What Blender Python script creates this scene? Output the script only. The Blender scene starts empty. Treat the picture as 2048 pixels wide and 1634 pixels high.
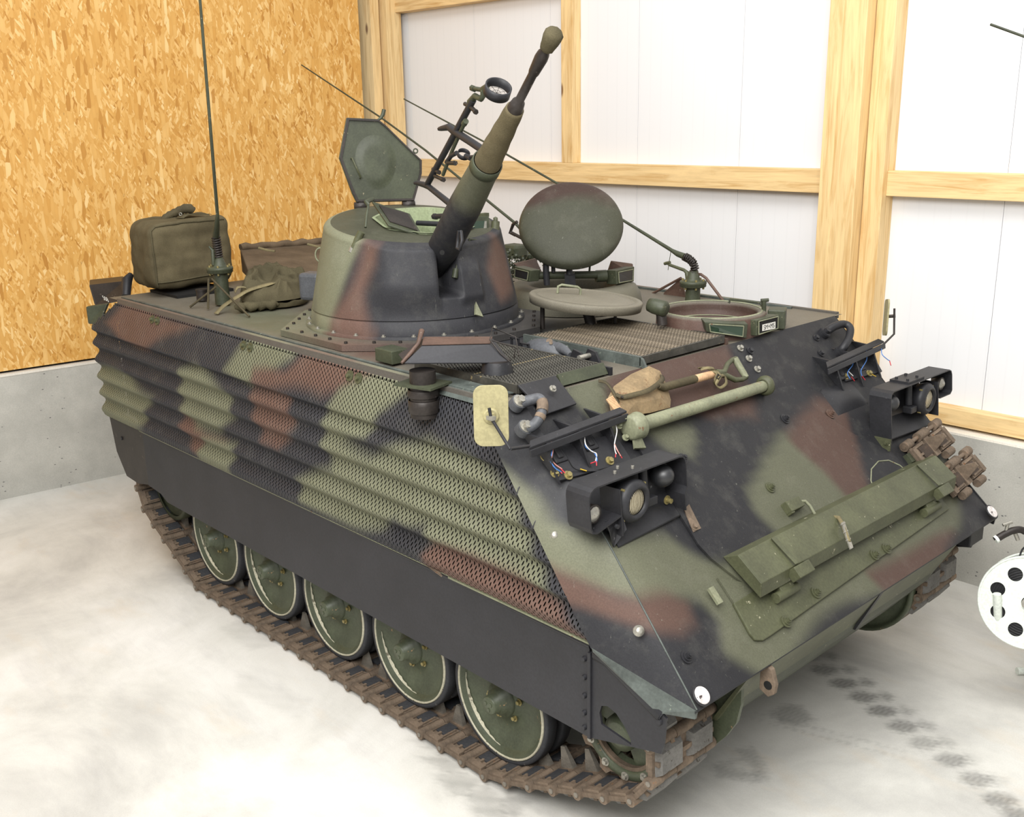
import bpy, bmesh, math, random
import numpy as np
from mathutils import Vector, Matrix, noise
random.seed(7)
PI = math.pi
S = bpy.context.scene
COL = S.collection
# ---------------------------------------------------------------- camera, sky, lights, exposure
cd = bpy.data.cameras.new('camera'); cam = bpy.data.objects.new('camera', cd); COL.objects.link(cam)
rows = [[0.685825, 0.727531, -0.018543], [-0.186403, 0.200233, 0.961853], [0.70349, -0.656206, 0.272939]]
M = Matrix(((rows[0][0], rows[1][0], rows[2][0]), (rows[0][1], rows[1][1], rows[2][1]), (rows[0][2], rows[1][2], rows[2][2]))).to_4x4()
M.translation = Vector((3.0650,-3.8946,2.9026)); cam.matrix_world = M
cd.sensor_fit = 'HORIZONTAL'; cd.sensor_width = 36.0; cd.lens = 36.0*2052.7/2048.0; cd.clip_start = 0.05; cd.clip_end = 100
S.camera = cam
w = bpy.data.worlds.new('world'); S.world = w; w.use_nodes = True
bg = w.node_tree.nodes['Background']; bg.inputs[0].default_value = (1.0, 0.99, 0.97, 1); bg.inputs[1].default_value = 0.52
def area(name, loc, target, sx, sy, power, col=(1, 1, 1)):
    l = bpy.data.lights.new(name, 'AREA'); l.shape = 'RECTANGLE'; l.size = sx; l.size_y = sy; l.energy = power; l.color = col
    o = bpy.data.objects.new(name, l); COL.objects.link(o); o.location = loc
    o.rotation_euler = (Vector(target)-Vector(loc)).to_track_quat('-Z', 'Y').to_euler(); return o
area('skylight', (0.5, -1.6, 6.8), (-0.5, -0.2, 0), 6.0, 3.0, 330, (1, 0.99, 0.97))
area('gate_daylight', (2.5, -4.6, 4.9), (-0.1, -0.9, 0.8), 3.6, 2.2, 400, (1.0, 0.99, 0.97))
S.view_settings.view_transform = 'Standard'; S.view_settings.look = 'None'; S.view_settings.exposure = 0.13; S.view_settings.gamma = 1.0
S.view_settings.use_curve_mapping = False

# ---------------------------------------------------------------- materials
def lin(c):
    return tuple(((x/255.0)/12.92 if x/255.0 <= 0.04045 else ((x/255.0+0.055)/1.055)**2.4) for x in c)
class NT:
    def __init__(s, name):
        s.m = bpy.data.materials.new(name); s.m.use_nodes = True; s.t = s.m.node_tree; s.n = s.t.nodes; s.l = s.t.links
        s.b = s.n['Principled BSDF']; s.tc = s.n.new('ShaderNodeTexCoord')
    def link(s, a, b): s.l.new(a, b)
    def mapping(s, scale=(1, 1, 1), rot=(0, 0, 0), src=None):
        m = s.n.new('ShaderNodeMapping'); m.inputs['Scale'].default_value = scale; m.inputs['Rotation'].default_value = rot
        s.link(src or s.tc.outputs['Object'], m.inputs[0]); return m.outputs[0]
    def noise(s, scale, detail=3, rough=0.55, vec=None, dist=0.0):
        t = s.n.new('ShaderNodeTexNoise'); t.inputs['Scale'].default_value = scale; t.inputs['Detail'].default_value = detail
        t.inputs['Roughness'].default_value = rough; t.inputs['Distortion'].default_value = dist
        s.link(vec or s.tc.outputs['Object'], t.inputs['Vector']); return t.outputs[0]
    def ramp(s, fac, stops, interp='LINEAR'):
        r = s.n.new('ShaderNodeValToRGB'); r.color_ramp.interpolation = interp
        e = r.color_ramp.elements
        while len(e) < len(stops): e.new(0.5)
        for i, (p, c) in enumerate(stops):
            e[i].position = p; e[i].color = (c, c, c, 1) if isinstance(c, (int, float)) else (*c, 1)
        s.link(fac, r.inputs[0]); return r.outputs[0]
    def mix(s, fac, a, b, mode='MIX'):
        x = s.n.new('ShaderNodeMix'); x.data_type = 'RGBA'; x.blend_type = mode
        for inp, v in ((x.inputs[0], fac), (x.inputs[6], a), (x.inputs[7], b)):
            if isinstance(v, (int, float)): inp.default_value = v
            elif isinstance(v, tuple): inp.default_value = (*v, 1)
            else: s.link(v, inp)
        return x.outputs[2]
    def bump(s, h, strength, dist=0.01):
        b = s.n.new('ShaderNodeBump'); b.inputs['Strength'].default_value = strength; b.inputs['Distance'].default_value = dist
        s.link(h, b.inputs['Height']); s.link(b.outputs[0], s.b.inputs['Normal'])
    def done(s, col, rough=0.6, metal=0.0, spec=0.4):
        if isinstance(col, tuple): s.b.inputs['Base Color'].default_value = (*col, 1)
        else: s.link(col, s.b.inputs['Base Color'])
        if isinstance(rough, (int, float)): s.b.inputs['Roughness'].default_value = rough
        else: s.link(rough, s.b.inputs['Roughness'])
        s.b.inputs['Metallic'].default_value = metal; s.b.inputs['Specular IOR Level'].default_value = spec
        return s.m
MAT = {}
def paint_mat(name, base, var=0.10, rough=0.55, chips=None, wear=0.0, scale=6, bump=0.15, metal=0.0):
    t = NT(name); n1 = t.noise(scale, 4); n2 = t.noise(90, 2)
    b = lin(base)
    c = t.mix(t.ramp(n1, [(0.3, 0.0), (0.7, 1.0)]), tuple(x*(1-var*2) for x in b), tuple(min(1, x*(1+var*2)) for x in b))
    c = t.mix(0.25, c, t.ramp(n2, [(0.35, 0.25), (0.65, 1.0)]), 'MULTIPLY')
    if chips:
        f = t.ramp(t.noise(28, 5, 0.7), [(0.66-wear, 0.0), (0.70-wear, 1.0)])
        c = t.mix(f, c, lin(chips))
    t.bump(n2, bump, 0.002)
    MAT[name] = t.done(c, rough, metal); return MAT[name]
def camo_mat(name='camo_paint'):
    t = NT(name); a = t.n.new('ShaderNodeAttribute'); a.attribute_name = 'paint'
    c = a.outputs['Color']
    n1 = t.noise(4, 5, 0.6); c = t.mix(0.25, c, t.ramp(n1, [(0.25, 0.65), (0.75, 1.2)]), 'MULTIPLY')
    dust = t.ramp(t.noise(7, 6, 0.7), [(0.5, 0.0), (0.9, 0.16)])
    c = t.mix(dust, c, lin((150, 148, 136)))
    n2 = t.noise(160, 2); c = t.mix(0.3, c, t.ramp(n2, [(0.3, 0.45), (0.7, 1.25)]), 'MULTIPLY')
    sc = t.noise(1.0, 4, 0.7, vec=t.mapping((60, 60, 6)))
    c = t.mix(t.ramp(sc, [(0.66, 0.0), (0.76, 0.35)]), c, lin((165, 163, 150)))
    chip = t.ramp(t.noise(34, 3, 0.5), [(0.80, 0.0), (0.81, 1.0)])
    c = t.mix(chip, c, lin((205, 203, 195)))
    t.bump(n2, 0.12, 0.002)
    MAT[name] = t.done(c, t.ramp(n1, [(0.3, 0.48), (0.7, 0.66)]), 0, 0.28)
camo_mat()
paint_mat('olive', (78, 80, 58), 0.12, 0.5, (170, 165, 140), 0.0)
paint_mat('dark_olive', (62, 66, 50), 0.15, 0.5, (140, 130, 105), 0.0)
paint_mat('pale_olive', (126, 128, 104), 0.12, 0.55, (110, 72, 50), 0.03)
paint_mat('wheel_green', (76, 82, 64), 0.14, 0.45, (150, 120, 85), 0.0, 5)
paint_mat('rim_white', (186, 182, 160), 0.10, 0.5, (96, 92, 76), 0.06, 5)
paint_mat('black_paint', (38, 38, 41), 0.14, 0.5, (105, 105, 105), -0.02)
paint_mat('skirt_black', (40, 40, 44), 0.10, 0.5, None, 0, 3)
paint_mat('brown_paint', (88, 68, 58), 0.12, 0.55, (150, 140, 125), 0.0)
paint_mat('dark_metal', (52, 47, 44), 0.15, 0.45, (110, 100, 90), 0.0, metal=0.3)
paint_mat('tyre', (56, 57, 60), 0.10, 0.75, (95, 92, 88), 0.0)
paint_mat('track_rubber', (112, 110, 106), 0.12, 0.9, (70, 65, 58), 0.06)
paint_mat('rust', (112, 97, 82), 0.18, 0.85, (132, 96, 68), 0.03, 14, 0.6)
paint_mat('worn_steel', (138, 132, 122), 0.14, 0.4, (90, 76, 60), 0.04, 14, 0.3, 0.4)
paint_mat('streaked_grey', (80, 86, 82), 0.2, 0.5, (120, 128, 116), 0.02, 9)
paint_mat('dark_rust', (66, 55, 47), 0.2, 0.8, (98, 76, 55), 0.05, 14, 0.6)
paint_mat('bare_steel', (165, 162, 152), 0.1, 0.35, (120, 105, 85), 0.02, metal=0.6)
paint_mat('brass_bolt', (150, 138, 92), 0.1, 0.35, None, metal=0.5)
paint_mat('grille_metal', (104, 94, 80), 0.25, 0.55, (150, 130, 90), 0.03, 12)
paint_mat('grille_dark', (60, 58, 52), 0.25, 0.55, (140, 125, 90), 0.02, 12)
paint_mat('dark_inside', (18, 17, 16), 0.1, 0.8)
paint_mat('inside_green', (156, 166, 132), 0.06, 0.5, (120, 120, 90), 0.0)
paint_mat('blue_grey', (82, 84, 88), 0.1, 0.5, (150, 155, 160), 0.0)
paint_mat('sand_paint', (158, 150, 112), 0.08, 0.6, (130, 118, 84), 0.0)
paint_mat('shovel_blade', (134, 114, 84), 0.18, 0.6, (112, 84, 58), 0.06, 9)
paint_mat('tool_wood', (198, 160, 122), 0.10, 0.6)
paint_mat('dark_strap', (74, 66, 46), 0.12, 0.85)
paint_mat('khaki_strap', (118, 108, 78), 0.12, 0.85)
paint_mat('white_plate', (225, 222, 214), 0.04, 0.5)
paint_mat('reflector_white', (222, 214, 210), 0.15, 0.3, (60, 50, 50), 0.10, 60)
paint_mat('reel_white', (226, 232, 222), 0.03, 0.35, (190, 196, 180), 0.0)
paint_mat('black_cable', (36, 36, 38), 0.2, 0.45)
paint_mat('letter_black', (22, 22, 24), 0.0, 0.6)
paint_mat('letter_white', (225, 222, 212), 0.0, 0.6)
for nm, c in (('wire_blue', (70, 120, 190)), ('wire_pink', (214, 150, 140)), ('wire_red', (190, 50, 60)), ('wire_white', (220, 218, 214)), ('wire_yellow', (214, 178, 60))):
    paint_mat(nm, c, 0.05, 0.4)
def canvas_mat(name, base):
    t = NT(name); n1 = t.noise(5, 5, 0.6); n2 = t.noise(240, 2); b = lin(base)
    c = t.mix(t.ramp(n1, [(0.3, 0.0), (0.7, 1.0)]), tuple(x*0.72 for x in b), tuple(x*1.25 for x in b))
    c = t.mix(0.35, c, t.ramp(n2, [(0.3, 0.4), (0.7, 1.2)]), 'MULTIPLY')
    t.bump(t.mix(0.7, n2, t.noise(9, 4, 0.6)), 0.5, 0.008); MAT[name] = t.done(c, 0.9, 0, 0.1)
canvas_mat('canvas_olive', (92, 84, 64)); canvas_mat('canvas_tarp', (82, 76, 58)); canvas_mat('canvas_brown', (98, 84, 68))
def glass(name, col, rough=0.08):
    t = NT(name); MAT[name] = t.done(lin(col), rough, 0.0, 0.9)
glass('prism_glass', (40, 58, 44)); glass('prism_purple', (62, 44, 84)); glass('dark_lens', (30, 31, 34), 0.45)
def lens_mat():
    t = NT('headlamp_glass'); m = t.mapping((1, 40, 1)); w_ = t.n.new('ShaderNodeTexWave'); w_.inputs['Scale'].default_value = 1.0; w_.wave_profile = 'SIN'
    w_.bands_direction = 'Y'; t.link(m, w_.inputs[0])
    c = t.ramp(w_.outputs[0], [(0.2, lin((96, 84, 60))), (0.8, lin((214, 204, 176)))])
    t.bump(w_.outputs[0], 0.5, 0.004); MAT['headlamp_glass'] = t.done(c, 0.15, 0.3, 0.8)
lens_mat()
def wood_mat(name, axis, light=(226, 196, 144), dark=(202, 162, 104)):
    t = NT(name); sc = [9, 9, 9]; sc[axis] = 0.7
    m = t.mapping(tuple(sc)); n = t.noise(2.2, 6, 0.6, vec=m, dist=1.2)
    c = t.ramp(n, [(0.3, lin(dark)), (0.5, lin(light)), (0.7, lin(tuple(min(255, x*1.07) for x in light)))])
    f = t.noise(1.0, 3, vec=t.mapping(tuple(120 if i != axis else 4 for i in range(3))))
    c = t.mix(0.25, c, t.ramp(f, [(0.3, 0.6), (0.7, 1.1)]), 'MULTIPLY')
    v = t.n.new('ShaderNodeTexVoronoi'); v.inputs['Scale'].default_value = 1.0
    t.link(t.mapping(tuple(3.6 if i != axis else 1.5 for i in range(3))), v.inputs['Vector'])
    c = t.mix(t.ramp(v.outputs['Distance'], [(0.05, 0.9), (0.10, 0.0)]), c, lin((104, 66, 36)))
    t.bump(f, 0.12, 0.003); MAT[name] = t.done(c, 0.55, 0, 0.3)
wood_mat('timber_x', 0); wood_mat('timber_z', 2)
def osb():
    t = NT('osb'); cols = None; base = lin((214, 166, 92))
    c = None
    for i, (rx, sc, st) in enumerate(((0.15, 26, 6), (-0.2, 30, 7), (0.45, 38, 5), (-0.5, 44, 5.5), (0.02, 24, 6))):
        mp = t.n.new('ShaderNodeMapping'); mp.inputs['Rotation'].default_value = (rx, 0, 0); mp.inputs['Location'].default_value = (i*3.3, i*1.7, i*2.1)
        t.link(t.tc.outputs['Object'], mp.inputs[0])
        m2 = t.n.new('ShaderNodeMapping'); m2.inputs['Scale'].default_value = (1, 1.6, 1.6/st*1.4); t.link(mp.outputs[0], m2.inputs[0])
        dn = t.n.new('ShaderNodeTexNoise'); dn.inputs['Scale'].default_value = 14; t.link(m2.outputs[0], dn.inputs['Vector'])
        vm = t.n.new('ShaderNodeMix'); vm.data_type = 'RGBA'; vm.blend_type = 'LINEAR_LIGHT'; vm.inputs[0].default_value = 0.012
        t.link(m2.outputs[0], vm.inputs[6]); t.link(dn.outputs[1], vm.inputs[7])
        v = t.n.new('ShaderNodeTexVoronoi'); v.inputs['Scale'].default_value = sc; t.link(vm.outputs[2], v.inputs['Vector'])
        sep = t.n.new('ShaderNodeSeparateColor'); t.link(v.outputs['Color'], sep.inputs[0])
        lay = t.ramp(sep.outputs[0], [(0.0, lin((176, 122, 52))), (0.12, lin((204, 152, 76))), (0.6, lin((216, 168, 94))), (0.93, lin((232, 192, 124))), (1.0, lin((238, 206, 146)))])
        edge = t.ramp(v.outputs['Distance'], [(0.0, 1.06), (0.6, 0.93)])
        lay = t.mix(0.6, lay, edge, 'MULTIPLY')
        if c is None: c = lay
        else:
            sel = t.ramp(sep.outputs[1], [(0.60, 0.0), (0.62, 1.0)])
            c = t.mix(sel, c, lay)
    v = t.n.new('ShaderNodeTexVoronoi'); v.inputs['Scale'].default_value = 9; t.link(t.mapping((1, 1.5, 0.6), (0.5, 0, 0)), v.inputs['Vector'])
    n = t.noise(70, 2, vec=t.mapping((1, 1, 0.25), (0.4, 0, 0)))
    c = t.mix(t.ramp(n, [(0.70, 0.0), (0.76, 0.55)]), c, lin((120, 84, 44)))
    c = t.mix(t.ramp(t.noise(1.5, 3), [(0.35, 0.25), (0.7, 0.0)]), c, lin((196, 140, 64)))
    t.bump(c, 0.25, 0.004); MAT['osb'] = t.done(c, 0.55, 0, 0.3)
osb()
def concrete(name, base, dots=True):
    t = NT(name); b = lin(base); n = t.noise(2.5, 7, 0.62); c = t.mix(t.ramp(n, [(0.3, 0.0), (0.72, 1.0)]), tuple(x*0.78 for x in b), tuple(min(1, x*1.12) for x in b))
    f = t.noise(120, 2); c = t.mix(0.2, c, t.ramp(f, [(0.3, 0.55), (0.7, 1.2)]), 'MULTIPLY')
    h = f
    if dots:
        v = t.n.new('ShaderNodeTexVoronoi'); v.inputs['Scale'].default_value = 17; t.link(t.mapping((1, 1, 1.9)), v.inputs['Vector'])
        sep = t.n.new('ShaderNodeSeparateColor'); t.link(v.outputs['Color'], sep.inputs[0])
        d = t.mix(1.0, t.ramp(v.outputs['Distance'], [(0.07, 1.0), (0.16, 0.0)]), t.ramp(sep.outputs[0], [(0.55, 0.0), (0.6, 1.0)]), 'MULTIPLY')
        c = t.mix(d, c, lin((88, 88, 88)))
    t.bump(h, 0.2, 0.003); MAT[name] = t.done(c, 0.8, 0, 0.2)
concrete('wall_concrete', (186, 184, 176)); concrete('ledge_concrete', (232, 226, 214), False)
def floor_mat():
    t = NT('floor_concrete'); a = t.n.new('ShaderNodeAttribute'); a.attribute_name = 'paint'
    n = t.noise(0.8, 8, 0.65, dist=0.4)
    c = t.ramp(n, [(0.28, lin((172, 170, 164))), (0.5, lin((208, 206, 198))), (0.7, lin((228, 226, 220)))])
    st = t.noise(1.0, 6, 0.7, vec=t.mapping((1.2, 5.0, 1), (0, 0, 0.4)))
    c = t.mix(t.ramp(st, [(0.5, 0.0), (0.8, 0.45)]), c, lin((176, 174, 172)))
    o = t.noise(1.6, 4, 0.6, vec=t.mapping((1, 2, 1), (0, 0, -0.5)))
    c = t.mix(t.ramp(o, [(0.58, 0.0), (0.8, 0.4)]), c, lin((206, 186, 158)))
    c = t.mix(1.0, c, a.outputs['Color'], 'MULTIPLY')
    f = t.noise(150, 2); c = t.mix(0.12, c, t.ramp(f, [(0.3, 0.5), (0.7, 1.1)]), 'MULTIPLY')
    t.bump(f, 0.1, 0.002); MAT['floor_concrete'] = t.done(c, 0.6, 0, 0.3)
floor_mat()
def panel_mat():
    t = NT('white_panel'); w_ = t.n.new('ShaderNodeTexWave'); w_.bands_direction = 'X'; w_.inputs['Scale'].default_value = 1.0; w_.wave_profile = 'SIN'
    t.link(t.mapping((3.1, 1, 1)), w_.inputs[0])
    h = t.ramp(w_.outputs[0], [(0.95, 0.0), (0.99, 1.0)])
    c = t.mix(h, lin((229, 230, 232)), lin((227, 228, 230)))
    t.bump(h, 0.03, 0.001); MAT['white_panel'] = t.done(c, 0.45, 0, 0.3)
panel_mat()

# ---------------------------------------------------------------- geometry helpers
WPOS = {}
class MB:
    def __init__(s): s.v = []; s.f = []; s.m = []; s.sm = []; s.cur = 0
    def add(s, vs, fs, smooth=False):
        k = len(s.v); s.v.extend([tuple(x) for x in vs])
        for f in fs: s.f.append(tuple(i+k for i in f)); s.m.append(s.cur); s.sm.append(smooth)
        return s
    def box(s, c, size, rot=None):
        h = [x/2 for x in size]; vs = []
        for x in (-1, 1):
            for y in (-1, 1):
                for z in (-1, 1):
                    v = Vector((x*h[0], y*h[1], z*h[2]))
                    if rot is not None: v = rot @ v
                    vs.append(v+Vector(c))
        return s.add(vs, [(0, 1, 3, 2), (4, 6, 7, 5), (0, 4, 5, 1), (2, 3, 7, 6), (0, 2, 6, 4), (1, 5, 7, 3)])
    def hexa(s, b, t):  # two quads
        vs = list(b)+list(t)
        return s.add(vs, [(3, 2, 1, 0), (4, 5, 6, 7), (0, 1, 5, 4), (1, 2, 6, 5), (2, 3, 7, 6), (3, 0, 4, 7)])
    def plate(s, pts, off):
        off = Vector(off); n = len(pts); a = [Vector(p) for p in pts]; b = [p+off for p in a]
        return s.add(a+b, [tuple(range(n-1, -1, -1)), tuple(range(n, 2*n))]+[(i, (i+1) % n, (i+1) % n+n, i+n) for i in range(n)])
    def cyl(s, p0, p1, r0, r1=None, n=16, caps=True):
        return s.lathe([(0, r0), (1, r0 if r1 is None else r1)], p0, p1, n, caps, True)
    def lathe(s, prof, p0, p1, n=24, caps=True, unit=False, arc=None):
        p0 = Vector(p0); p1 = Vector(p1); ax = (p1-p0); L = ax.length; ax.normalize()
        u = ax.orthogonal().normalized(); w_ = ax.cross(u); k = L if unit else 1.0
        rings = []
        for h, r in prof:
            rings.append([p0+ax*(h*k)+(u*math.cos(2*PI*i/n)+w_*math.sin(2*PI*i/n))*r for i in range(n)])
        vs = [q for r in rings for q in r]; fs = []
        for j in range(len(rings)-1):
            for i in range(n):
                fs.append((j*n+i, j*n+(i+1) % n, (j+1)*n+(i+1) % n, (j+1)*n+i))
        s.add(vs, fs, True)
        if caps:
            if prof[0][1] > 1e-5: s.add(rings[0], [tuple(range(n-1, -1, -1))])
            if prof[-1][1] > 1e-5: s.add(rings[-1], [tuple(range(n))])
        return s
    def tube(s, pts, r, n=8, closed=False):
        pts = [Vector(p) for p in pts]; m = len(pts); rr = r if isinstance(r, (list, tuple)) else [r]*m
        t0 = (pts[1]-pts[0]).normalized(); u = t0.orthogonal().normalized(); vs = []
        for i in range(m):
            a = pts[(i+1) % m] if (closed or i < m-1) else pts[i]; b = pts[i-1] if (closed or i > 0) else pts[i]
            t = (a-b).normalized(); u = (u-t*u.dot(t)).normalized(); w_ = t.cross(u)
            vs += [pts[i]+(u*math.cos(2*PI*k/n)+w_*math.sin(2*PI*k/n))*rr[i] for k in range(n)]
        fs = []
        for i in range(m if closed else m-1):
            j = (i+1) % m
            for k in range(n): fs.append((i*n+k, i*n+(k+1) % n, j*n+(k+1) % n, j*n+k))
        s.add(vs, fs, True)
        if not closed:
            s.add(vs[:n], [tuple(range(n-1, -1, -1))]); s.add(vs[-n:], [tuple(range(n))])
        return s
    def grid(s, fn, nu, nv, smooth=True):
        vs = [fn(i/nu, j/nv) for i in range(nu+1) for j in range(nv+1)]
        fs = [(i*(nv+1)+j, (i+1)*(nv+1)+j, (i+1)*(nv+1)+j+1, i*(nv+1)+j+1) for i in range(nu) for j in range(nv)]
        return s.add(vs, fs, smooth)
    def bolt(s, p, nrm, r=0.014, h=0.012, washer=True):
        p = Vector(p); nrm = Vector(nrm).normalized()
        if washer: s.cyl(p, p+nrm*0.004, r*1.55, n=14)
        return s.cyl(p, p+nrm*(h+0.004), r, r*0.93, 6)
    def build(s, name, mats, parent=None, paint=None, bevel=0.0, label=None, base=False, recalc=False):
        if isinstance(mats, str): mats = [mats]
        V = np.array([tuple(v) for v in s.v], dtype=float)
        o0 = (V.min(0)+V.max(0))/2
        if base: o0[2] = V[:, 2].min()
        me = bpy.data.meshes.new(name); me.from_pydata((V-o0).tolist(), [], s.f)
        for m in mats: me.materials.append(MAT[m])
        me.polygons.foreach_set('material_index', s.m); me.polygons.foreach_set('use_smooth', s.sm)
        if paint is not None:
            colr = paint(V); a = me.color_attributes.new('paint', 'FLOAT_COLOR', 'POINT')
            a.data.foreach_set('color', np.c_[colr, np.ones(len(V))].astype(np.float32).ravel())
        if recalc:
            bm = bmesh.new(); bm.from_mesh(me); bmesh.ops.recalc_face_normals(bm, faces=bm.faces); bm.to_mesh(me); bm.free()
        me.update(); o = bpy.data.objects.new(name, me); COL.objects.link(o)
        pw = WPOS.get(parent, Vector((0, 0, 0))) if parent else Vector((0, 0, 0))
        o.location = Vector(o0)-pw; WPOS[o] = Vector(o0)
        if parent: o.parent = parent
        if bevel:
            b = o.modifiers.new('bevel', 'BEVEL'); b.width = bevel; b.segments = 2; b.limit_method = 'ANGLE'; b.angle_limit = 0.7
        if label: o['label'] = label
        return o
def empty(name, loc, parent=None, label=None, cat=None, group=None, kind=None):
    o = bpy.data.objects.new(name, None); COL.objects.link(o); o.empty_display_size = 0.1
    pw = WPOS.get(parent, Vector((0, 0, 0))) if parent else Vector((0, 0, 0)); o.location = Vector(loc)-pw; WPOS[o] = Vector(loc)
    if parent: o.parent = parent
    return tag(o, label, cat, group, kind)
def tag(o, label=None, cat=None, group=None, kind=None):
    for k, v in (('label', label), ('category', cat), ('group', group), ('kind', kind)):
        if v: o[k] = v
    return o
def copy_obj(src, wloc, parent, rot=None, scale=None):
    c = src.copy(); COL.objects.link(c); c.parent = parent; c.location = Vector(wloc)-WPOS.get(parent, Vector((0, 0, 0)))
    WPOS[c] = Vector(wloc)
    if rot: c.rotation_euler = rot
    if scale: c.scale = scale
    return c
def L3(a, b, t): return Vector(a)+(Vector(b)-Vector(a))*t
# ---------------------------------------------------------------- camouflage paint (patches given in metres on each face)
GREEN = np.array(lin((97, 98, 80))); BROWN = np.array(lin((86, 66, 58))); BLACK = np.array(lin((42, 42, 45))); DUST = np.array(lin((112, 106, 94)))
def sdist(P, poly):
    poly = np.array(poly); n = len(poly); d = np.full(len(P), 1e9); inside = np.zeros(len(P), bool)
    for i in range(n):
        a = poly[i]; b = poly[(i+1) % n]; ab = b-a; ap = P-a
        t = np.clip((ap@ab)/max(1e-12, ab@ab), 0, 1); d = np.minimum(d, np.hypot(*(ap-t[:, None]*ab).T))
        c = ((a[1] > P[:, 1]) != (b[1] > P[:, 1])) & (P[:, 0] < (b[0]-a[0])*(P[:, 1]-a[1])/((b[1]-a[1]) if abs(b[1]-a[1]) > 1e-12 else 1e-12)+a[0])
        inside ^= c
    return np.where(inside, d, -d)
def wob(P, k=5.0, a=0.02):
    return a*(np.sin(P[:, 0]*k+1.3*np.sin(P[:, 1]*k*1.3))+np.sin(P[:, 1]*k*1.7+2.1*np.sin(P[:, 0]*k*.8)))
def layer(P, patches, base, soft):
    col = np.repeat(np.array(base)[None], len(P), 0)
    for c, poly in patches:
        d = sdist(P, poly)+wob(P)*min(1, soft*30); a = np.clip(d/soft*0.5+0.5, 0, 1); a = a*a*(3-2*a)
        col = col*(1-a[:, None])+np.array(c)[None]*a[:, None]
    return col
SIDE = [(BROWN, [(-3.588,1.663),(-3.125,1.851),(-2.637,1.825),(-2.357,1.808),(-2.536,1.708),(-2.968,1.591),(-3.330,1.609)]),
 (GREEN, [(-1.826,1.730),(-1.654,1.843),(-1.352,1.895),(-1.174,1.866),(-1.307,1.732),(-1.639,1.633),(-1.719,1.557),(-1.962,1.612)]),
 (BROWN, [(-1.207,1.883),(-0.583,1.852),(-0.766,1.762),(-1.028,1.643),(-1.343,1.611),(-1.673,1.584),(-1.652,1.650),(-1.379,1.721)]),
 (BROWN, [(-1.702,1.568),(-1.323,1.588),(-1.318,1.433),(-1.448,1.266),(-1.627,1.245),(-1.754,1.418)]),
 (BROWN, [(-2.500,1.287),(-2.294,1.177),(-2.019,1.172),(-2.103,1.037),(-2.451,1.054),(-2.599,1.169)]),
 (GREEN, [(-2.516,1.524),(-2.276,1.575),(-1.959,1.486),(-1.900,1.358),(-2.129,1.230),(-2.389,1.197),(-2.538,1.265)]),
 (GREEN, [(-3.850,1.336),(-3.323,1.371),(-2.906,1.292),(-3.109,1.063),(-3.526,0.942),(-3.838,1.002)]),
 (GREEN, [(-2.290,1.142),(-1.931,1.191),(-2.052,1.001),(-2.378,1.015)]),
 (GREEN, [(-0.872,1.679),(-0.609,1.777),(-0.384,1.845),(-0.345,1.799),(-0.564,1.652),(-0.658,1.507),(-0.835,1.496),(-0.993,1.399),(-0.976,1.541)]),
 (GREEN, [(-0.992,1.407),(-0.640,1.446),(-0.436,1.558),(-0.190,1.631),(0.091,1.568),(0.246,1.488),(0.376,1.314),(0.543,1.153),(0.564,1.090),(0.388,1.115),(0.072,1.138),(-0.241,1.101),(-0.467,1.174),(-0.554,1.086),(-0.843,1.041),(-1.292,1.015),(-1.288,1.147),(-0.960,1.282)]),
 (BROWN, [(-0.263,1.095),(0.073,1.161),(0.389,1.169),(0.564,1.122),(0.733,0.979),(0.509,0.970),(0.033,0.960),(-0.305,0.990)]),
 (BLACK, [(-0.562,1.121),(-0.275,1.172),(-0.262,1.099),(-0.322,1.004),(-0.563,1.021)])]
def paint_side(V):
    P = V[:, [0, 2]]; c = layer(P, SIDE, BLACK*1.15, 0.04); return np.clip(c*1.5, 0, 1)  # side paint lightened: partly faded, partly the light on this side painted in
FRONT = [(GREEN, [(-0.981,1.823),(-0.691,1.850),(-0.389,1.851),(-0.694,1.776),(-0.840,1.673),(-0.897,1.719)]),
 (BROWN, [(-0.403,1.853),(0.222,1.847),(0.176,1.759),(0.148,1.678),(0.019,1.556),(-0.261,1.564),(-0.370,1.635),(-0.768,1.696),(-0.676,1.791)]),
 (GREEN, [(-0.656,1.639),(-0.366,1.609),(-0.405,1.537),(-0.518,1.476),(-0.623,1.542)]),
 (GREEN, [(-0.351,1.351),(-0.103,1.441),(0.109,1.448),(0.264,1.380),(0.390,1.234),(0.421,1.127),(0.749,1.159),(1.043,1.087),(0.833,0.924),(-0.045,1.127),(-0.301,1.169),(-0.375,1.275)]),
 (BROWN, [(0.166,1.429),(0.369,1.477),(0.562,1.499),(0.695,1.447),(0.601,1.346),(0.492,1.233),(0.433,1.115),(0.279,1.052),(0.248,1.175),(0.235,1.305)]),
 (GREEN, [(-1.507,1.581),(-1.343,1.617),(-1.304,1.497),(-1.319,1.407),(-1.200,1.314),(-0.903,1.313),(-0.751,1.204),(-0.549,1.150),(1.313,1.166),(1.123,0.899),(-0.827,0.880),(-0.969,0.966),(-0.908,1.040),(-0.956,1.108),(-1.181,1.182),(-1.409,1.249),(-1.535,1.325)]),
 (BROWN, [(-1.534,1.296),(-1.384,1.272),(-1.259,1.183),(-1.079,1.169),(-0.996,1.126),(-1.031,1.066),(-1.126,1.058),(-1.333,1.124),(-1.471,1.109),(-1.540,1.128),(-1.560,1.203)]),
 (BROWN, [(0.069,0.936),(0.633,0.930),(0.870,0.915),(0.698,0.856),(0.106,0.854)]),
 (BLACK, [(1.206,1.097),(1.548,0.982),(1.182,0.843),(0.698,0.856),(0.918,0.925)])]
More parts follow.
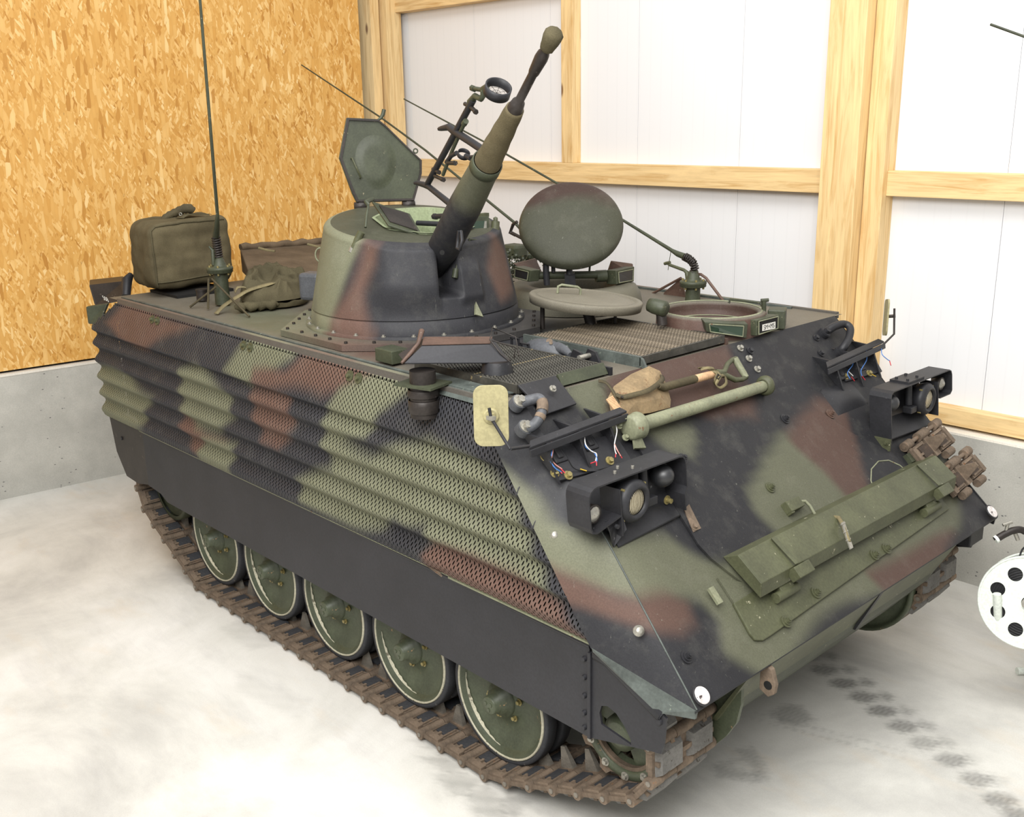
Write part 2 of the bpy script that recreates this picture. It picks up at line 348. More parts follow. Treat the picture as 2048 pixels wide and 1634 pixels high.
def paint_front(V): c = layer(V[:, [1, 2]], FRONT, BLACK*0.95, 0.034); k = np.clip((-V[:, 1]-1.0)/0.3, 0, 1)[:, None]; return c*(0.78+0.4*k)  # paint brightens towards near cheek: some fading, some light from that side coloured in
ROOFP = [(GREEN*0.9, [(-2.925,-0.826),(-1.726,-0.662),(-1.283,-1.149),(-2.072,-1.158)]), (BROWN, [(-1.773,-0.895),(-1.055,-0.945),(-0.645,-1.016),(-0.935,-1.209)]), (BLACK*1.2, [(-0.980,-0.877),(-0.876,0.082),(-0.075,-0.218),(0.168,-1.118),(-0.057,-1.326)])]
def paint_roof(V): return layer(V[:, [0, 1]], ROOFP, DUST*0.85, 0.12)
TURRET = [(GREEN*1.05, [(-120.6,1.719),(-105.0,1.905),(-117.6,2.302),(-103.5,2.483),(-62.9,2.479),(-67.2,2.355),(-74.5,2.208),(-85.9,1.930),(-88.5,1.803)]),
 (BROWN, [(-67.8,2.345),(-54.4,2.337),(-55.2,2.213),(-62.9,2.068),(-63.3,1.948),(-62.0,1.840),(-90.6,1.800),(-88.4,1.928),(-77.1,2.134)]),
 (BROWN*0.9, [(24.4,2.292),(36.9,2.227),(35.7,2.030),(16.0,1.994),(12.0,2.152)])]
TCX, TCY = -1.34, -0.49
def paint_turret(V):
    th = np.degrees(np.arctan2(V[:, 1]-TCY, V[:, 0]-TCX)); P = np.c_[th/100.0, V[:, 2]]
    pts = [(c, [(a/100.0, z) for a, z in poly]) for c, poly in TURRET]
    col = layer(P, pts, BLACK, 0.05)
    back = np.clip((np.abs(th)-100)/15, 0, 1)[:, None]
    return (col*(1-back)+(GREEN*1.05)[None]*back)*1.32
def flat(c): return lambda V: np.repeat(np.array(c)[None], len(V), 0)
exec_order = True
# ---------------------------------------------------------------- the setting
MARKS = []
for cx_, cy_, k_, r_ in ((-0, 0, 0, 0),): pass
LOBES = [((0.434,0.748,0.000), 0.5), ((0.586,0.688,0.000), 0.55), ((0.730,0.637,0.000), 0.62), ((0.865,0.587,0.000), 0.62), ((0.995,0.534,0.000), 0.62), ((1.134,0.481,0.000), 0.58), ((1.269,0.421,-0.000), 0.42), ((1.420,0.382,0.000), 0.5), ((1.562,0.319,0.000), 0.5), ((1.694,0.248,0.000), 0.55), ((1.797,0.201,0.000), 0.5)]
DIAM = [((0.533,0.846,0.000), 0.4), ((0.676,0.785,0.000), 0.42), ((0.810,0.731,0.000), 0.5), ((0.946,0.674,0.000), 0.5), ((1.080,0.626,0.000), 0.35), ((1.211,0.570,0.000), 0.4), ((1.340,0.504,0.000), 0.3), ((1.476,0.450,0.000), 0.2), ((1.629,0.381,-0.000), 0.2)]
EX = (Vector((0.995,0.534,0.000))-Vector((1.080,0.626,0.000))).normalized(); EY = Vector((-EX.y, EX.x, 0))
def blob(c, rx, ry, pw):
    c = Vector(c); return [((c+EX*rx*math.copysign(abs(math.cos(a))**pw, math.cos(a))+EY*ry*math.copysign(abs(math.sin(a))**pw, math.sin(a))).x, (c+EX*rx*math.copysign(abs(math.cos(a))**pw, math.cos(a))+EY*ry*math.copysign(abs(math.sin(a))**pw, math.sin(a))).y) for a in [i*PI/8 for i in range(16)]]
MARKS = [(st, blob(c, 0.072, 0.052, 1.0)) for c, st in LOBES]+[(st, blob(c, 0.042, 0.046, 1.7)) for c, st in DIAM]
MARKS += [(0.42, [(0.613,0.133),(0.629,0.258),(0.683,0.287),(0.803,0.229),(0.779,0.131),(0.696,0.084)]), (0.33, [(0.666,-0.431),(0.728,-0.302),(0.726,-0.397),(0.858,-0.333),(0.835,-0.418),(0.732,-0.502)]), (0.33, [(0.671,-0.260),(0.711,-0.174),(0.836,-0.259),(0.907,-0.347),(0.864,-0.421),(0.825,-0.324)]),
 (0.30, [(-0.485,-1.304),(-0.466,-1.226),(-0.282,-1.205),(-0.287,-1.278)]), (0.30, [(-0.347,-1.366),(-0.285,-1.265),(-0.138,-1.266),(-0.158,-1.340)]), (0.32, [(-0.178,-1.397),(-0.117,-1.299),(-0.007,-1.267),(0.042,-1.346),(-0.011,-1.433)]), (0.30, [(0.023,-1.389),(0.041,-1.270),(0.159,-1.302),(0.258,-1.364),(0.167,-1.456)]), (0.32, [(0.154,-1.297),(0.191,-1.195),(0.252,-1.208),(0.296,-1.326),(0.231,-1.354)]), (0.12, [(-2.206,-1.400),(-2.193,-1.207),(-1.762,-1.257),(-1.834,-1.410)]), (0.10, [(-1.674,-1.562),(-1.138,-1.454),(-1.015,-1.591),(-1.506,-1.684)])]
def paint_floor(V):
    P = V[:, :2]; val = np.ones(len(P))
    for s_, poly in MARKS:
        d = sdist(P, poly)+0.008*np.sin(P[:, 0]*90+3*np.sin(P[:, 1]*70))+0.005*np.sin(P[:, 1]*190+2*np.sin(P[:, 0]*130)); a = np.clip(d/0.022*0.5+0.5, 0, 1); val *= 1-a*s_*(0.85+0.15*np.sin(P[:, 0]*240+P[:, 1]*60))
    # faint herringbone tyre tracks
    A_ = np.array((0.494,-0.006,0.000)[:2]); B_ = np.array((1.448,0.303,0.000)[:2]); ab = B_-A_; L_ = np.hypot(*ab); t_ = ((P-A_)@ab)/L_; s2 = ((P-A_)@np.array([-ab[1], ab[0]]))/L_
    for o_ in (0.0, 0.06):
        a = np.clip((0.017-np.abs(s2-o_))/0.006, 0, 1)*np.clip(t_/0.2, 0, 1)*np.clip((L_-t_)/0.4, 0, 1); val *= 1-0.13*a*(0.5+0.5*np.sign(np.sin(t_*150+np.abs(s2-o_)*150)))
    return np.c_[val, val, val*1.01]
b = MB()
xs = sorted(set([-8, -5, -3] + [round(-2.6+0.022*i, 3) for i in range(int(3.0/0.022))]+[round(0.40+0.012*i, 3) for i in range(int(3.4/0.012))]+[5, 9])); ys = sorted(set([-9, -5]+[round(-2.9+0.016*i, 3) for i in range(int(5.3/0.016))]+[3.2, 5]))
vs = [(x, y, 0) for x in xs for y in ys]; ny = len(ys)
b.add(vs, [(i*ny+j, (i+1)*ny+j, (i+1)*ny+j+1, i*ny+j+1) for i in range(len(xs)-1) for j in range(ny-1)])
tag(b.build('floor', 'floor_concrete', None, paint_floor), 'pale polished concrete floor with dark track prints', kind='structure')
# left wall: concrete base, pale ledge, OSB board (slightly out of square with the vehicle)
WD = Vector((-0.105, -0.9945, 0)); WN = Vector((0.9945, -0.105, 0)); W0 = Vector((-5.427, -1.15, 0))
def wl(s, z, d=0.0): return W0+WD*s+WN*d+Vector((0, 0, z))
wall_left = empty('wall_left', wl(0, 0), kind='structure')
b = MB(); b.hexa([wl(-3.6, 0), wl(6, 0), wl(6, 0, -.3), wl(-3.6, 0, -.3)], [wl(-3.6, 1.0), wl(6, 1.0), wl(6, 1.0, -.3), wl(-3.6, 1.0, -.3)]); b.build('concrete_base', 'wall_concrete', wall_left)
b = MB(); b.hexa([wl(-3.6, 1.0, .004), wl(6, 1.0, .004), wl(6, 1.0, -.3), wl(-3.6, 1.0, -.3)], [wl(-3.6, 1.018, .004), wl(6, 1.018, .004), wl(6, 1.018, -.3), wl(-3.6, 1.018, -.3)]); b.build('ledge_cap', 'ledge_concrete', wall_left)
b = MB(); b.hexa([wl(-3.10, 1.038, -.035), wl(6, 1.038, -.035), wl(6, 1.038, -.06), wl(-3.10, 1.038, -.06)], [wl(-3.10, 5.2, -.035), wl(6, 5.2, -.035), wl(6, 5.2, -.06), wl(-3.10, 5.2, -.06)]); b.build('strand_board', 'osb', wall_left)
b = MB(); b.hexa([wl(-3.09, 1.018, -.07), wl(6, 1.018, -.07), wl(6, 1.018, -.1), wl(-3.09, 1.018, -.1)], [wl(-3.09, 5.2, -.07), wl(6, 5.2, -.07), wl(6, 5.2, -.1), wl(-3.09, 5.2, -.1)]); b.build('board_backing', 'dark_inside', wall_left)
# right wall: concrete base, white ribbed panels
wall_right = empty('wall_right', (-1.5, 2.35, 0), kind='structure')
b = MB(); b.box((-0.5, 2.42, 0.475), (10.6, 0.3, 0.95)); b.build('concrete_base', 'wall_concrete', wall_right)
b = MB(); b.box((-0.5, 2.42, 0.956), (10.6, 0.29, 0.012)); b.build('ledge_cap', 'ledge_concrete', wall_right)
edges = [-6.03]+[-1.31-0.94*k for k in (4, 3, 2, 1, 0)]+[-0.37, 0.567, 1.51, 2.45, 3.4]
pm = None
for i in range(len(edges)-1):
    x0, x1 = edges[i]+0.0015, edges[i+1]-0.0015
    b = MB(); b.box(((x0+x1)/2, 2.475, 3.08), (x1-x0, 0.05, 4.24)); b.build('wall_panel', 'white_panel', wall_right)
b = MB(); b.box((-0.5, 2.53, 3.08), (10.4, 0.02, 4.24)); b.build('panel_backing', 'dark_inside', wall_right)
def beam(name, x0, x1, y0, y1, z0, z1, axis, bev=0.004):
    b = MB(); b.box(((x0+x1)/2, (y0+y1)/2, (z0+z1)/2), (x1-x0, y1-y0, z1-z0)); o = b.build(name, 'timber_x' if axis == 'x' else 'timber_z', None, bevel=bev); return tag(o, kind='structure')
beam('trim_1', -5.04, 4.0, 2.35, 2.45, 0.982, 1.09, 'x')
beam('trim_2', -5.04, -0.515, 2.35, 2.45, 2.38, 2.535, 'x')
beam('trim_3', -0.13, 4.0, 2.35, 2.45, 2.38, 2.535, 'x')
beam('trim_4', -5.12, -2.96, 2.33, 2.45, 3.86, 4.1, 'x')
beam('trim_5', -2.975, -2.85, 2.35, 2.45, 2.535, 5.0, 'z')
beam('trim_6', -0.515, -0.262, 2.20, 2.45, 0.965, 5.0, 'z')
beam('trim_7', -0.258, -0.13, 2.30, 2.45, 0.965, 5.0, 'z')
beam('trim_8', -5.50, -5.10, 2.225, 2.395, 0.965, 5.0, 'z')
beam('trim_9', -5.46, -5.178, 2.10, 2.20, 0.965, 5.0, 'z')
# ---------------------------------------------------------------- the carrier: hull
car = empty('armoured_personnel_carrier', (-1.3, 0, 0), None, 'three-tone camouflaged tracked armoured carrier with a small gun turret', 'armoured vehicle')
SL = 2**-0.5; GN = Vector((SL, 0, SL)); GT = Vector((SL, 0, -SL))      # glacis normal, down-slope direction
def gl(y, z, off=0.0): return Vector((2.04-z, y, z))+GN*off              # a point on the glacis
XR, ZR = -3.58, 1.82
b = MB()
prof = [(-3.74, 0.98), (-3.74, 1.60), (XR, 1.74), (XR, 1.815), (0.225, 1.815), (1.155, 0.878), (1.155, 0.86), (1.02, 0.86), (1.0, 0.98)]
b.plate([(x, -1.17, z) for x, z in prof], (0, 2.34, 0)); b.build('hull_body', 'black_paint', car, recalc=True)
b = MB(); prof = [(XR, 0.47), (XR, 1.0), (0.9, 1.0), (1.10, 0.86), (1.02, 0.62), (0.86, 0.42), (-3.4, 0.40)]
b.plate([(x, -0.86, z) for x, z in prof], (0, 1.72, 0)); b.build('lower_hull', 'dark_olive', car, recalc=True)
b = MB(); b.grid(lambda u, v: Vector((XR+u*(0.225-XR), -1.27+v*2.54, ZR)), 120, 80, False); b.build('roof_plate', 'camo_paint', car, paint_roof)
# glacis plate (painted), full width between the creases
def crease(z): return 1.19+(1.42-z)*0.13 if z < 1.42 else 1.19
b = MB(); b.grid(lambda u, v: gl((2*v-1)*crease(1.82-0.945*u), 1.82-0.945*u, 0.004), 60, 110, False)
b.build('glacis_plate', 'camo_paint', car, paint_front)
b = MB(); b.hexa([gl(-1.272, 0.876, 0.004), gl(1.272, 0.876, 0.004), (1.10, 1.20, 0.83), (1.10, -1.20, 0.83)], [gl(-1.272, 0.872, 0.0), gl(1.272, 0.872, 0.0), (1.09, 1.20, 0.82), (1.09, -1.20, 0.82)])
b.build('nose_edge', 'black_paint', car)
b = MB(); b.hexa([(1.152, -0.9, 0.872), (1.152, 0.9, 0.872), (1.14, 0.9, 0.872), (1.14, -0.9, 0.872)], [(1.0, -0.9, 0.60), (1.0, 0.9, 0.60), (0.98, 0.9, 0.60), (0.98, -0.9, 0.60)])
b.build('lower_front_plate', 'olive', car)
b = MB(); b.hexa([(1.152, 0.12, 0.872), (1.152, 0.15, 0.872), (1.10, 0.15, 0.86), (1.10, 0.12, 0.86)], [(1.03, 0.12, 0.62), (1.03, 0.15, 0.62), (0.98, 0.15, 0.62), (0.98, 0.12, 0.62)]); b.build('front_rib', 'black_paint', car, recalc=True)
# cheek plates that close the spaced side armour towards the nose
def rear_edge(z): return 0.242+(1.65-z)*0.75
for sg in (-1, 1):
    def cheek(u, v, sg=sg):
        z = 1.79-0.80*u
        zi = 1.80-0.925*u
        a = gl(sg*crease(zi), zi, 0.006); c_ = Vector((rear_edge(z), sg*1.345, z)); e = L3(a, c_, v); return e
    b = MB(); b.grid(cheek, 50, 14, False)
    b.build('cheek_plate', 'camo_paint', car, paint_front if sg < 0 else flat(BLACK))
    b = MB(); pts = [gl(sg*crease(1.10), 1.10, 0.006), Vector((0.742, sg*1.345, 0.99)), Vector((1.02, sg*1.315, 0.845)), Vector((1.155, sg*1.27, 0.845)), gl(sg*1.262, 0.876, 0.004)]
    b.plate([Vector((0.742, sg*1.345, 0.992)), Vector((1.166, sg*1.262, 0.878)), Vector((1.160, sg*1.262, 0.842)), Vector((1.03, sg*1.315, 0.835)), Vector((0.742, sg*1.34, 0.975))], (0, -sg*0.01, 0))
    b.build('cheek_flange', 'black_paint' if sg > 0 else 'streaked_grey', car, recalc=True)
# crease bead
for sg in (-1, 1):
    b = MB(); b.tube([gl(sg*crease(z), z, 0.006) for z in (1.44, 1.3, 1.1, 0.9, 0.878)], 0.0035, 6); b.build('weld_bead', 'streaked_grey' if sg < 0 else 'black_paint', car)
# ---- perforated, corrugated side armour
def prof_y(z):
    if z > 1.60: return 1.278+0.062*((1.80-z)/0.20)**0.9 if z < 1.80 else 1.278
    zs = [1.60, 1.565, 1.505, 1.45, 1.39, 1.335, 1.275, 1.22, 1.16, 1.105, 1.045, 1.0, 0.985]
    ys = [1.342, 1.306, 1.346, 1.306, 1.346, 1.306, 1.346, 1.306, 1.346, 1.306, 1.343, 1.325, 1.305]
    for i in range(len(zs)-1):
        if z >= zs[i+1]:
            t = (zs[i]-z)/(zs[i]-zs[i+1]); t = t*t*(3-2*t); return ys[i]+(ys[i+1]-ys[i])*t
    return 1.30
def side_armour(sg):
    cw, ch = 0.0145, 0.0285; x0 = -3.765; ztop = 1.80; zb = 0.985
    nc = int((0.78-x0)/cw); nr = int((ztop-zb)/ch)
    V = []; F = []; idx = {}
    def vid(x, z):
        k = (round(x*4000), round(z*4000))
        if k not in idx: idx[k] = len(V); V.append((x, sg*prof_y(z), z))
        return idx[k]
    for i in range(nc):
        xa = x0+i*cw; xc = xa+cw/2; off = (i % 2)*ch/2
        for j in range(-1, nr+1):
            zt = ztop-j*ch-off; zm = zt-ch/2; zz = zt-ch
            if zt > ztop+1e-6 or zz < zb-ch*0.4: continue
            if xc > rear_edge(zm)+0.004 or xc < -3.765+max(0.0, (zm-1.62)/0.18)*0.32: continue
            if sg < 0 and -0.345 < xc < -0.205 and zm > 1.715: continue
            A = vid(xa, zt); Bm = vid(xa, zm); C_ = vid(xa, zz); D_ = vid(xa+cw, zz); Em = vid(xa+cw, zm); F_ = vid(xa+cw, zt)
            rx, rz = 0.0042, 0.0092; k = len(V)
            for a, c in ((-0.7, 0.8), (-1, 0), (-0.7, -0.8), (0.7, -0.8), (1, 0), (0.7, 0.8)):
                xx, z2 = xc+a*rx, zm+c*rz; V.append((xx, sg*prof_y(z2), z2))
            o = [A, Bm, C_, D_, Em, F_]
            for q in range(6):
                r_ = (q+1) % 6; F.append((o[q], o[r_], k+r_, k+q))
    if sg > 0: F = [f[::-1] for f in F]
    b = MB(); b.add(V, F, True)
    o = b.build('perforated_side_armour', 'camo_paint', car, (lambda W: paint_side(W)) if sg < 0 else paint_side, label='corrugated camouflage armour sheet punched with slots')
    s = o.modifiers.new('thickness', 'SOLIDIFY'); s.thickness = 0.0025; s.offset = -1
    o['kind'] = 'stuff' if False else 'thing'; del o['kind']
    return o
side_armour(-1); side_armour(1)
for sg in (-1, 1):
    b = MB(); b.plate([(-3.765, sg*(prof_y(z)-0.001), z) for z in np.linspace(1.625, 0.985, 40)] + [(-3.765, sg*1.17, 0.985), (-3.765, sg*1.17, 1.625)], (0.006, 0, 0)); b.plate([(-3.763, sg*prof_y(1.62), 1.62), (-3.45, sg*1.278, 1.80), (-3.45, sg*1.17, 1.80), (-3.763, sg*1.17, 1.62)], (0.004, 0, -0.004)); b.build('armour_end_plate', 'dark_olive', car, recalc=True)
    # two edge rails along the roof
    b = MB(); b.box((-1.62, sg*1.262, 1.812), (3.64, 0.028, 0.035))
    for _k in range(56): b.box((-3.41+_k*0.065, sg*1.262, 1.8296), (0.064, 0.027, 0.0006))
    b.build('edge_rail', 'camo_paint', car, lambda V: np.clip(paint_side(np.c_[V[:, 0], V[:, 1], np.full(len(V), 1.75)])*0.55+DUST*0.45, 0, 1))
    b = MB(); b.box((-1.77, sg*1.228, 1.826), (3.4, 0.016, 0.016)); b.build('edge_rail', 'streaked_grey', car, bevel=0.003)
    for x in (-1.80, -1.73, -0.82, -0.75, -2.9, -2.83):
        z = 1.765; b = MB(); n = Vector((0, sg*0.95, 0.3)); p = Vector((x, sg*prof_y(z), z)); b.cyl(p, p+n*0.006, 0.026, n=18); b.bolt(p+n*0.006, n, 0.012, 0.010, False); b.build('mounting_bolt', 'olive', car)
# ---- side skirts
def skirt(sg):
    y = sg*1.30
    b = MB(); pts = [(-3.24, y, 0.985), (0.69, y, 0.965), (0.69, y, 0.565), (-2.98, y, 0.565), (-3.06, y, 0.60), (-3.24, y, 0.615)]
    b.plate(pts, (0, -sg*0.012, 0)); b.tube([(-3.24, y-sg*0.008, 0.985), (-1, y-sg*0.008, 0.98), (0.69, y-sg*0.008, 0.962)], 0.013, 8)
    o = b.build('side_skirt', 'skirt_black', car, recalc=True, label='long dark rubber skirt'); 
    b = MB(); b.box((-1.28, sg*1.303, 0.992), (3.95, 0.022, 0.010)); b.box((0.30, sg*1.312, 0.985), (0.85, 0.014, 0.007)); b.build('skirt_hinge', 'pale_olive' if sg < 0 else 'dark_olive', car)
    # front piece with an oval opening
    out = [(0.70, 0.945), (0.76, 0.955), (1.02, 0.845), (1.065, 0.82), (1.055, 0.70), (1.045, 0.665), (1.0, 0.655), (0.70, 0.57)]
    hole = [(0.745, 0.70), (0.755, 0.735), (0.785, 0.748), (0.83, 0.735), (0.87, 0.70), (0.90, 0.66), (0.905, 0.635), (0.755, 0.655)]
    b = MB(); yy = y-sg*0.002
    b.add([(x, yy, z) for x, z in out]+[(x, yy, z) for x, z in hole], [(0, 1, 9, 8), (1, 2, 10, 9), (2, 11, 10), (2, 3, 12, 11), (3, 4, 13, 12), (4, 5, 13), (5, 6, 14, 13), (6, 7, 15, 14), (7, 0, 8, 15)])
    b.tube([(0.72, y-sg*0.014, 0.945), (0.78, y-sg*0.014, 0.94), (0.9, y-sg*0.014, 0.885), (1.04, y-sg*0.014, 0.82)], 0.028, 12)
    o = b.build('front_skirt', 'skirt_black', car, recalc=True); m = o.modifiers.new('thickness', 'SOLIDIFY'); m.thickness = 0.01; m.offset = 0
    b = MB(); b.box((0.697, sg*1.306, 0.755), (0.016, 0.014, 0.375)); b.build('skirt_strap', 'skirt_black', car, bevel=0.003)
    for z in (0.90, 0.82, 0.74, 0.665, 0.60):
        b = MB(); b.cyl((0.665, sg*1.30, z), (0.665, sg*1.311, z), 0.012, 0.009, 12); b.build('rivet', 'skirt_black', car)
    b = MB(); b.cyl((1.035, sg*1.30, 0.795), (1.035, sg*1.312, 0.795), 0.015, 0.011, 12); b.build('rivet', 'skirt_black', car)
skirt(-1); skirt(1)
# ripped hinge flap in front of the second wheel
b = MB(); b.plate([(-0.344,-1.310,1.001), (-0.139,-1.340,0.992), (-0.203,-1.310,0.987)], (0, -0.004, 0)); b.plate([(-0.344,-1.310,1.001), (-0.217,-1.310,0.998), (-0.139,-1.340,0.995)], (0.004, 0, 0)); b.build('bent_flap', 'rust', car, recalc=True)
# rear side plates above the idler
for sg in (-1, 1):
    b = MB(); b.plate([(-3.70, sg*1.295, 1.05), (-3.22, sg*1.295, 1.0), (-3.22, sg*1.295, 0.62), (-3.42, sg*1.295, 0.58), (-3.60, sg*1.295, 0.59), (-3.72, sg*1.295, 0.74), (-3.77, sg*1.295, 0.98)], (0, -sg*0.02, 0))
    b.build('rear_mudguard', 'dark_metal', car, recalc=True)
    b = MB(); b.cyl((-3.60, sg*1.297, 0.86), (-3.60, sg*1.303, 0.86), 0.013, n=10); b.build('mounting_bolt', 'black_paint', car)
b = MB(); b.box((-3.60, 0, 1.15), (0.03, 2.34, 1.3)); b.build('rear_plate', 'camo_paint', car, flat(BROWN*0.8))
# ---- running gear
WX = [-0.6668*i for i in range(5)]; WZ = 0.362
def ang(x, z, cx_, cz, r, a): return (cx_+r*math.cos(a), cz+r*math.sin(a))
def track_path():
    P = [(-2.76, 0.036), (0.07, 0.036)]
    fr, fz, fR = 0.745, 0.555, 0.235; bx, bz, bR = -3.26, 0.56, 0.262
    # front climb to the tangent of the sprocket
    a0 = math.radians(-66); P.append((fr+fR*math.cos(a0), fz+fR*math.sin(a0)))
    for k in range(1, 17): a = a0+(math.radians(97)-a0)*k/16; P.append((fr+fR*math.cos(a), fz+fR*math.sin(a)))
    for x in (0.45, 0.2, 0.0, -0.3, -0.6668, -1.0, -1.3336, -1.7, -2.0, -2.3, -2.667, -2.95): P.append((x, 0.705+0.012*math.cos(x*2*PI/0.6668)+(0.03 if x > 0.3 else 0)))
    for k in range(0, 17): a = math.radians(88)+(math.radians(232)-math.radians(88))*k/16; P.append((bx+bR*math.cos(a), bz+bR*math.sin(a)))
    return P
def resample(P, n):
    P = P+[P[0]]; d = [0]
    for i in range(1, len(P)): d.append(d[-1]+math.dist(P[i], P[i-1]))
    out = []; L_ = d[-1]
    for k in range(n):
        s_ = (k*L_/n) ; i = max(j for j in range(len(d)) if d[j] <= s_+1e-9); i = min(i, len(P)-2)
        t = (s_-d[i])/max(1e-9, d[i+1]-d[i]); out.append((P[i][0]+(P[i+1][0]-P[i][0])*t, P[i][1]+(P[i+1][1]-P[i][1])*t))
    return out, L_
def link_mesh(mb, f=lambda p: p, y0=0.0):
    # local: x along the track, y across (-.19 outer .. +.19), z away from the wheels is -z
    def bx(c, s_): mb.add([f(Vector((c[0]+sx*s_[0]/2, c[1]+sy*s_[1]/2, c[2]+sz*s_[2]/2))) for sx in (-1, 1) for sy in (-1, 1) for sz in (-1, 1)], [(0, 1, 3, 2), (4, 6, 7, 5), (0, 4, 5, 1), (2, 3, 7, 6), (0, 2, 6, 4), (1, 5, 7, 3)])
    def cy(a, c, r, n=10):
        k = MB(); k.cyl(a, c, r, n=n); mb.add([f(Vector(v)) for v in k.v], k.f, True)
    mb.cur = 0
    for y in (-0.105, 0.105): bx((0, y, 0.0), (0.100, 0.112, 0.022))
    for y, l in ((-0.176, 0.024), (0.176, 0.024), (0, 0.05)): bx((0, y, 0.0), (0.112, l, 0.020))
    bx((0.004, -0.168, 0.010), (0.092, 0.030, 0.026)); bx((0.004, -0.140, 0.014), (0.012, 0.03, 0.018)); bx((0.004, 0.168, 0.010), (0.092, 0.030, 0.026)); bx((-0.04, -0.11, 0.012), (0.010, 0.10, 0.012)); bx((0.035, -0.11, 0.012), (0.010, 0.10, 0.012)); bx((-0.04, 0.11, 0.012), (0.010, 0.10, 0.012)); bx((0.035, 0.11, 0.012), (0.010, 0.10, 0.012))
    for y0_, y1_ in ((-0.198, -0.13), (-0.05, 0.05), (0.13, 0.198)): cy((-0.0762, y0_, 0), (-0.0762, y1_, 0), 0.025, 12)
    for y0_, y1_ in ((-0.128, -0.052), (0.052, 0.128)): cy((0.0762, y0_, 0), (0.0762, y1_, 0), 0.0225)
    mb.cur = 2; cy((-0.0762, -0.202, 0), (-0.0762, 0.202, 0), 0.0115, 10)
    mb.add([f(Vector(p)) for p in ((-0.045, -0.014, 0.01), (0.03, -0.014, 0.01), (0.03, 0.014, 0.01), (-0.045, 0.014, 0.01), (-0.02, -0.006, 0.105), (0.004, -0.006, 0.105), (0.004, 0.006, 0.105), (-0.02, 0.006, 0.105))], [(3, 2, 1, 0), (4, 5, 6, 7), (0, 1, 5, 4), (1, 2, 6, 5), (2, 3, 7, 6), (3, 0, 4, 7)])
    mb.cur = 3
    for y in (-0.085, 0.085): bx((0.0, y, 0.013), (0.060, 0.085, 0.012))
    mb.cur = 0
    bx((0, 0.0, -0.018), (0.02, 0.34, 0.022))
    mb.cur = 1
    for y in (-0.095, 0.095):
        mb.add([f(Vector(p)) for p in ((-0.058, y-0.075, -0.010), (0.058, y-0.075, -0.010), (0.058, y+0.075, -0.010), (-0.058, y+0.075, -0.010), (-0.045, y-0.06, -0.036), (0.045, y-0.06, -0.036), (0.045, y+0.06, -0.036), (-0.045, y+0.06, -0.036))], [(0, 1, 2, 3), (7, 6, 5, 4), (0, 4, 5, 1), (1, 5, 6, 2), (2, 6, 7, 3), (3, 7, 4, 0)])
    mb.cur = 0
PATH = track_path(); NL = 63
pins, LT = resample(PATH, NL)
def make_tracks():
    me = None
    for sg in (-1, 1):
        tr = empty('track', (-1.3, sg*1.08, 0.35), car)
        for k in range(NL):
            a = pins[k]; c = pins[(k+1) % NL]; mid = Vector(((a[0]+c[0])/2, sg*1.08, (a[1]+c[1])/2)); an = math.atan2(c[1]-a[1], c[0]-a[0])
            if me is None:
                b = MB(); link_mesh(b); o0 = b.build('track_link', ['rust', 'track_rubber', 'worn_steel', 'tyre'], tr)
                V = np.array([v[:] for v in b.v]); ctr = (V.min(0)+V.max(0))/2
                o0.data.transform(Matrix.Translation(Vector(ctr))); o0.data.update(); me = o0.data; o = o0
            else:
                o = bpy.data.objects.new('track_link', me); COL.objects.link(o); o.parent = tr
            o.location = mid-WPOS[tr]; WPOS[o] = mid
            o.rotation_euler = Matrix.Rotation(-an, 3, 'Y').to_euler()
            if sg > 0: o.scale = (1, -1, 1)
make_tracks()
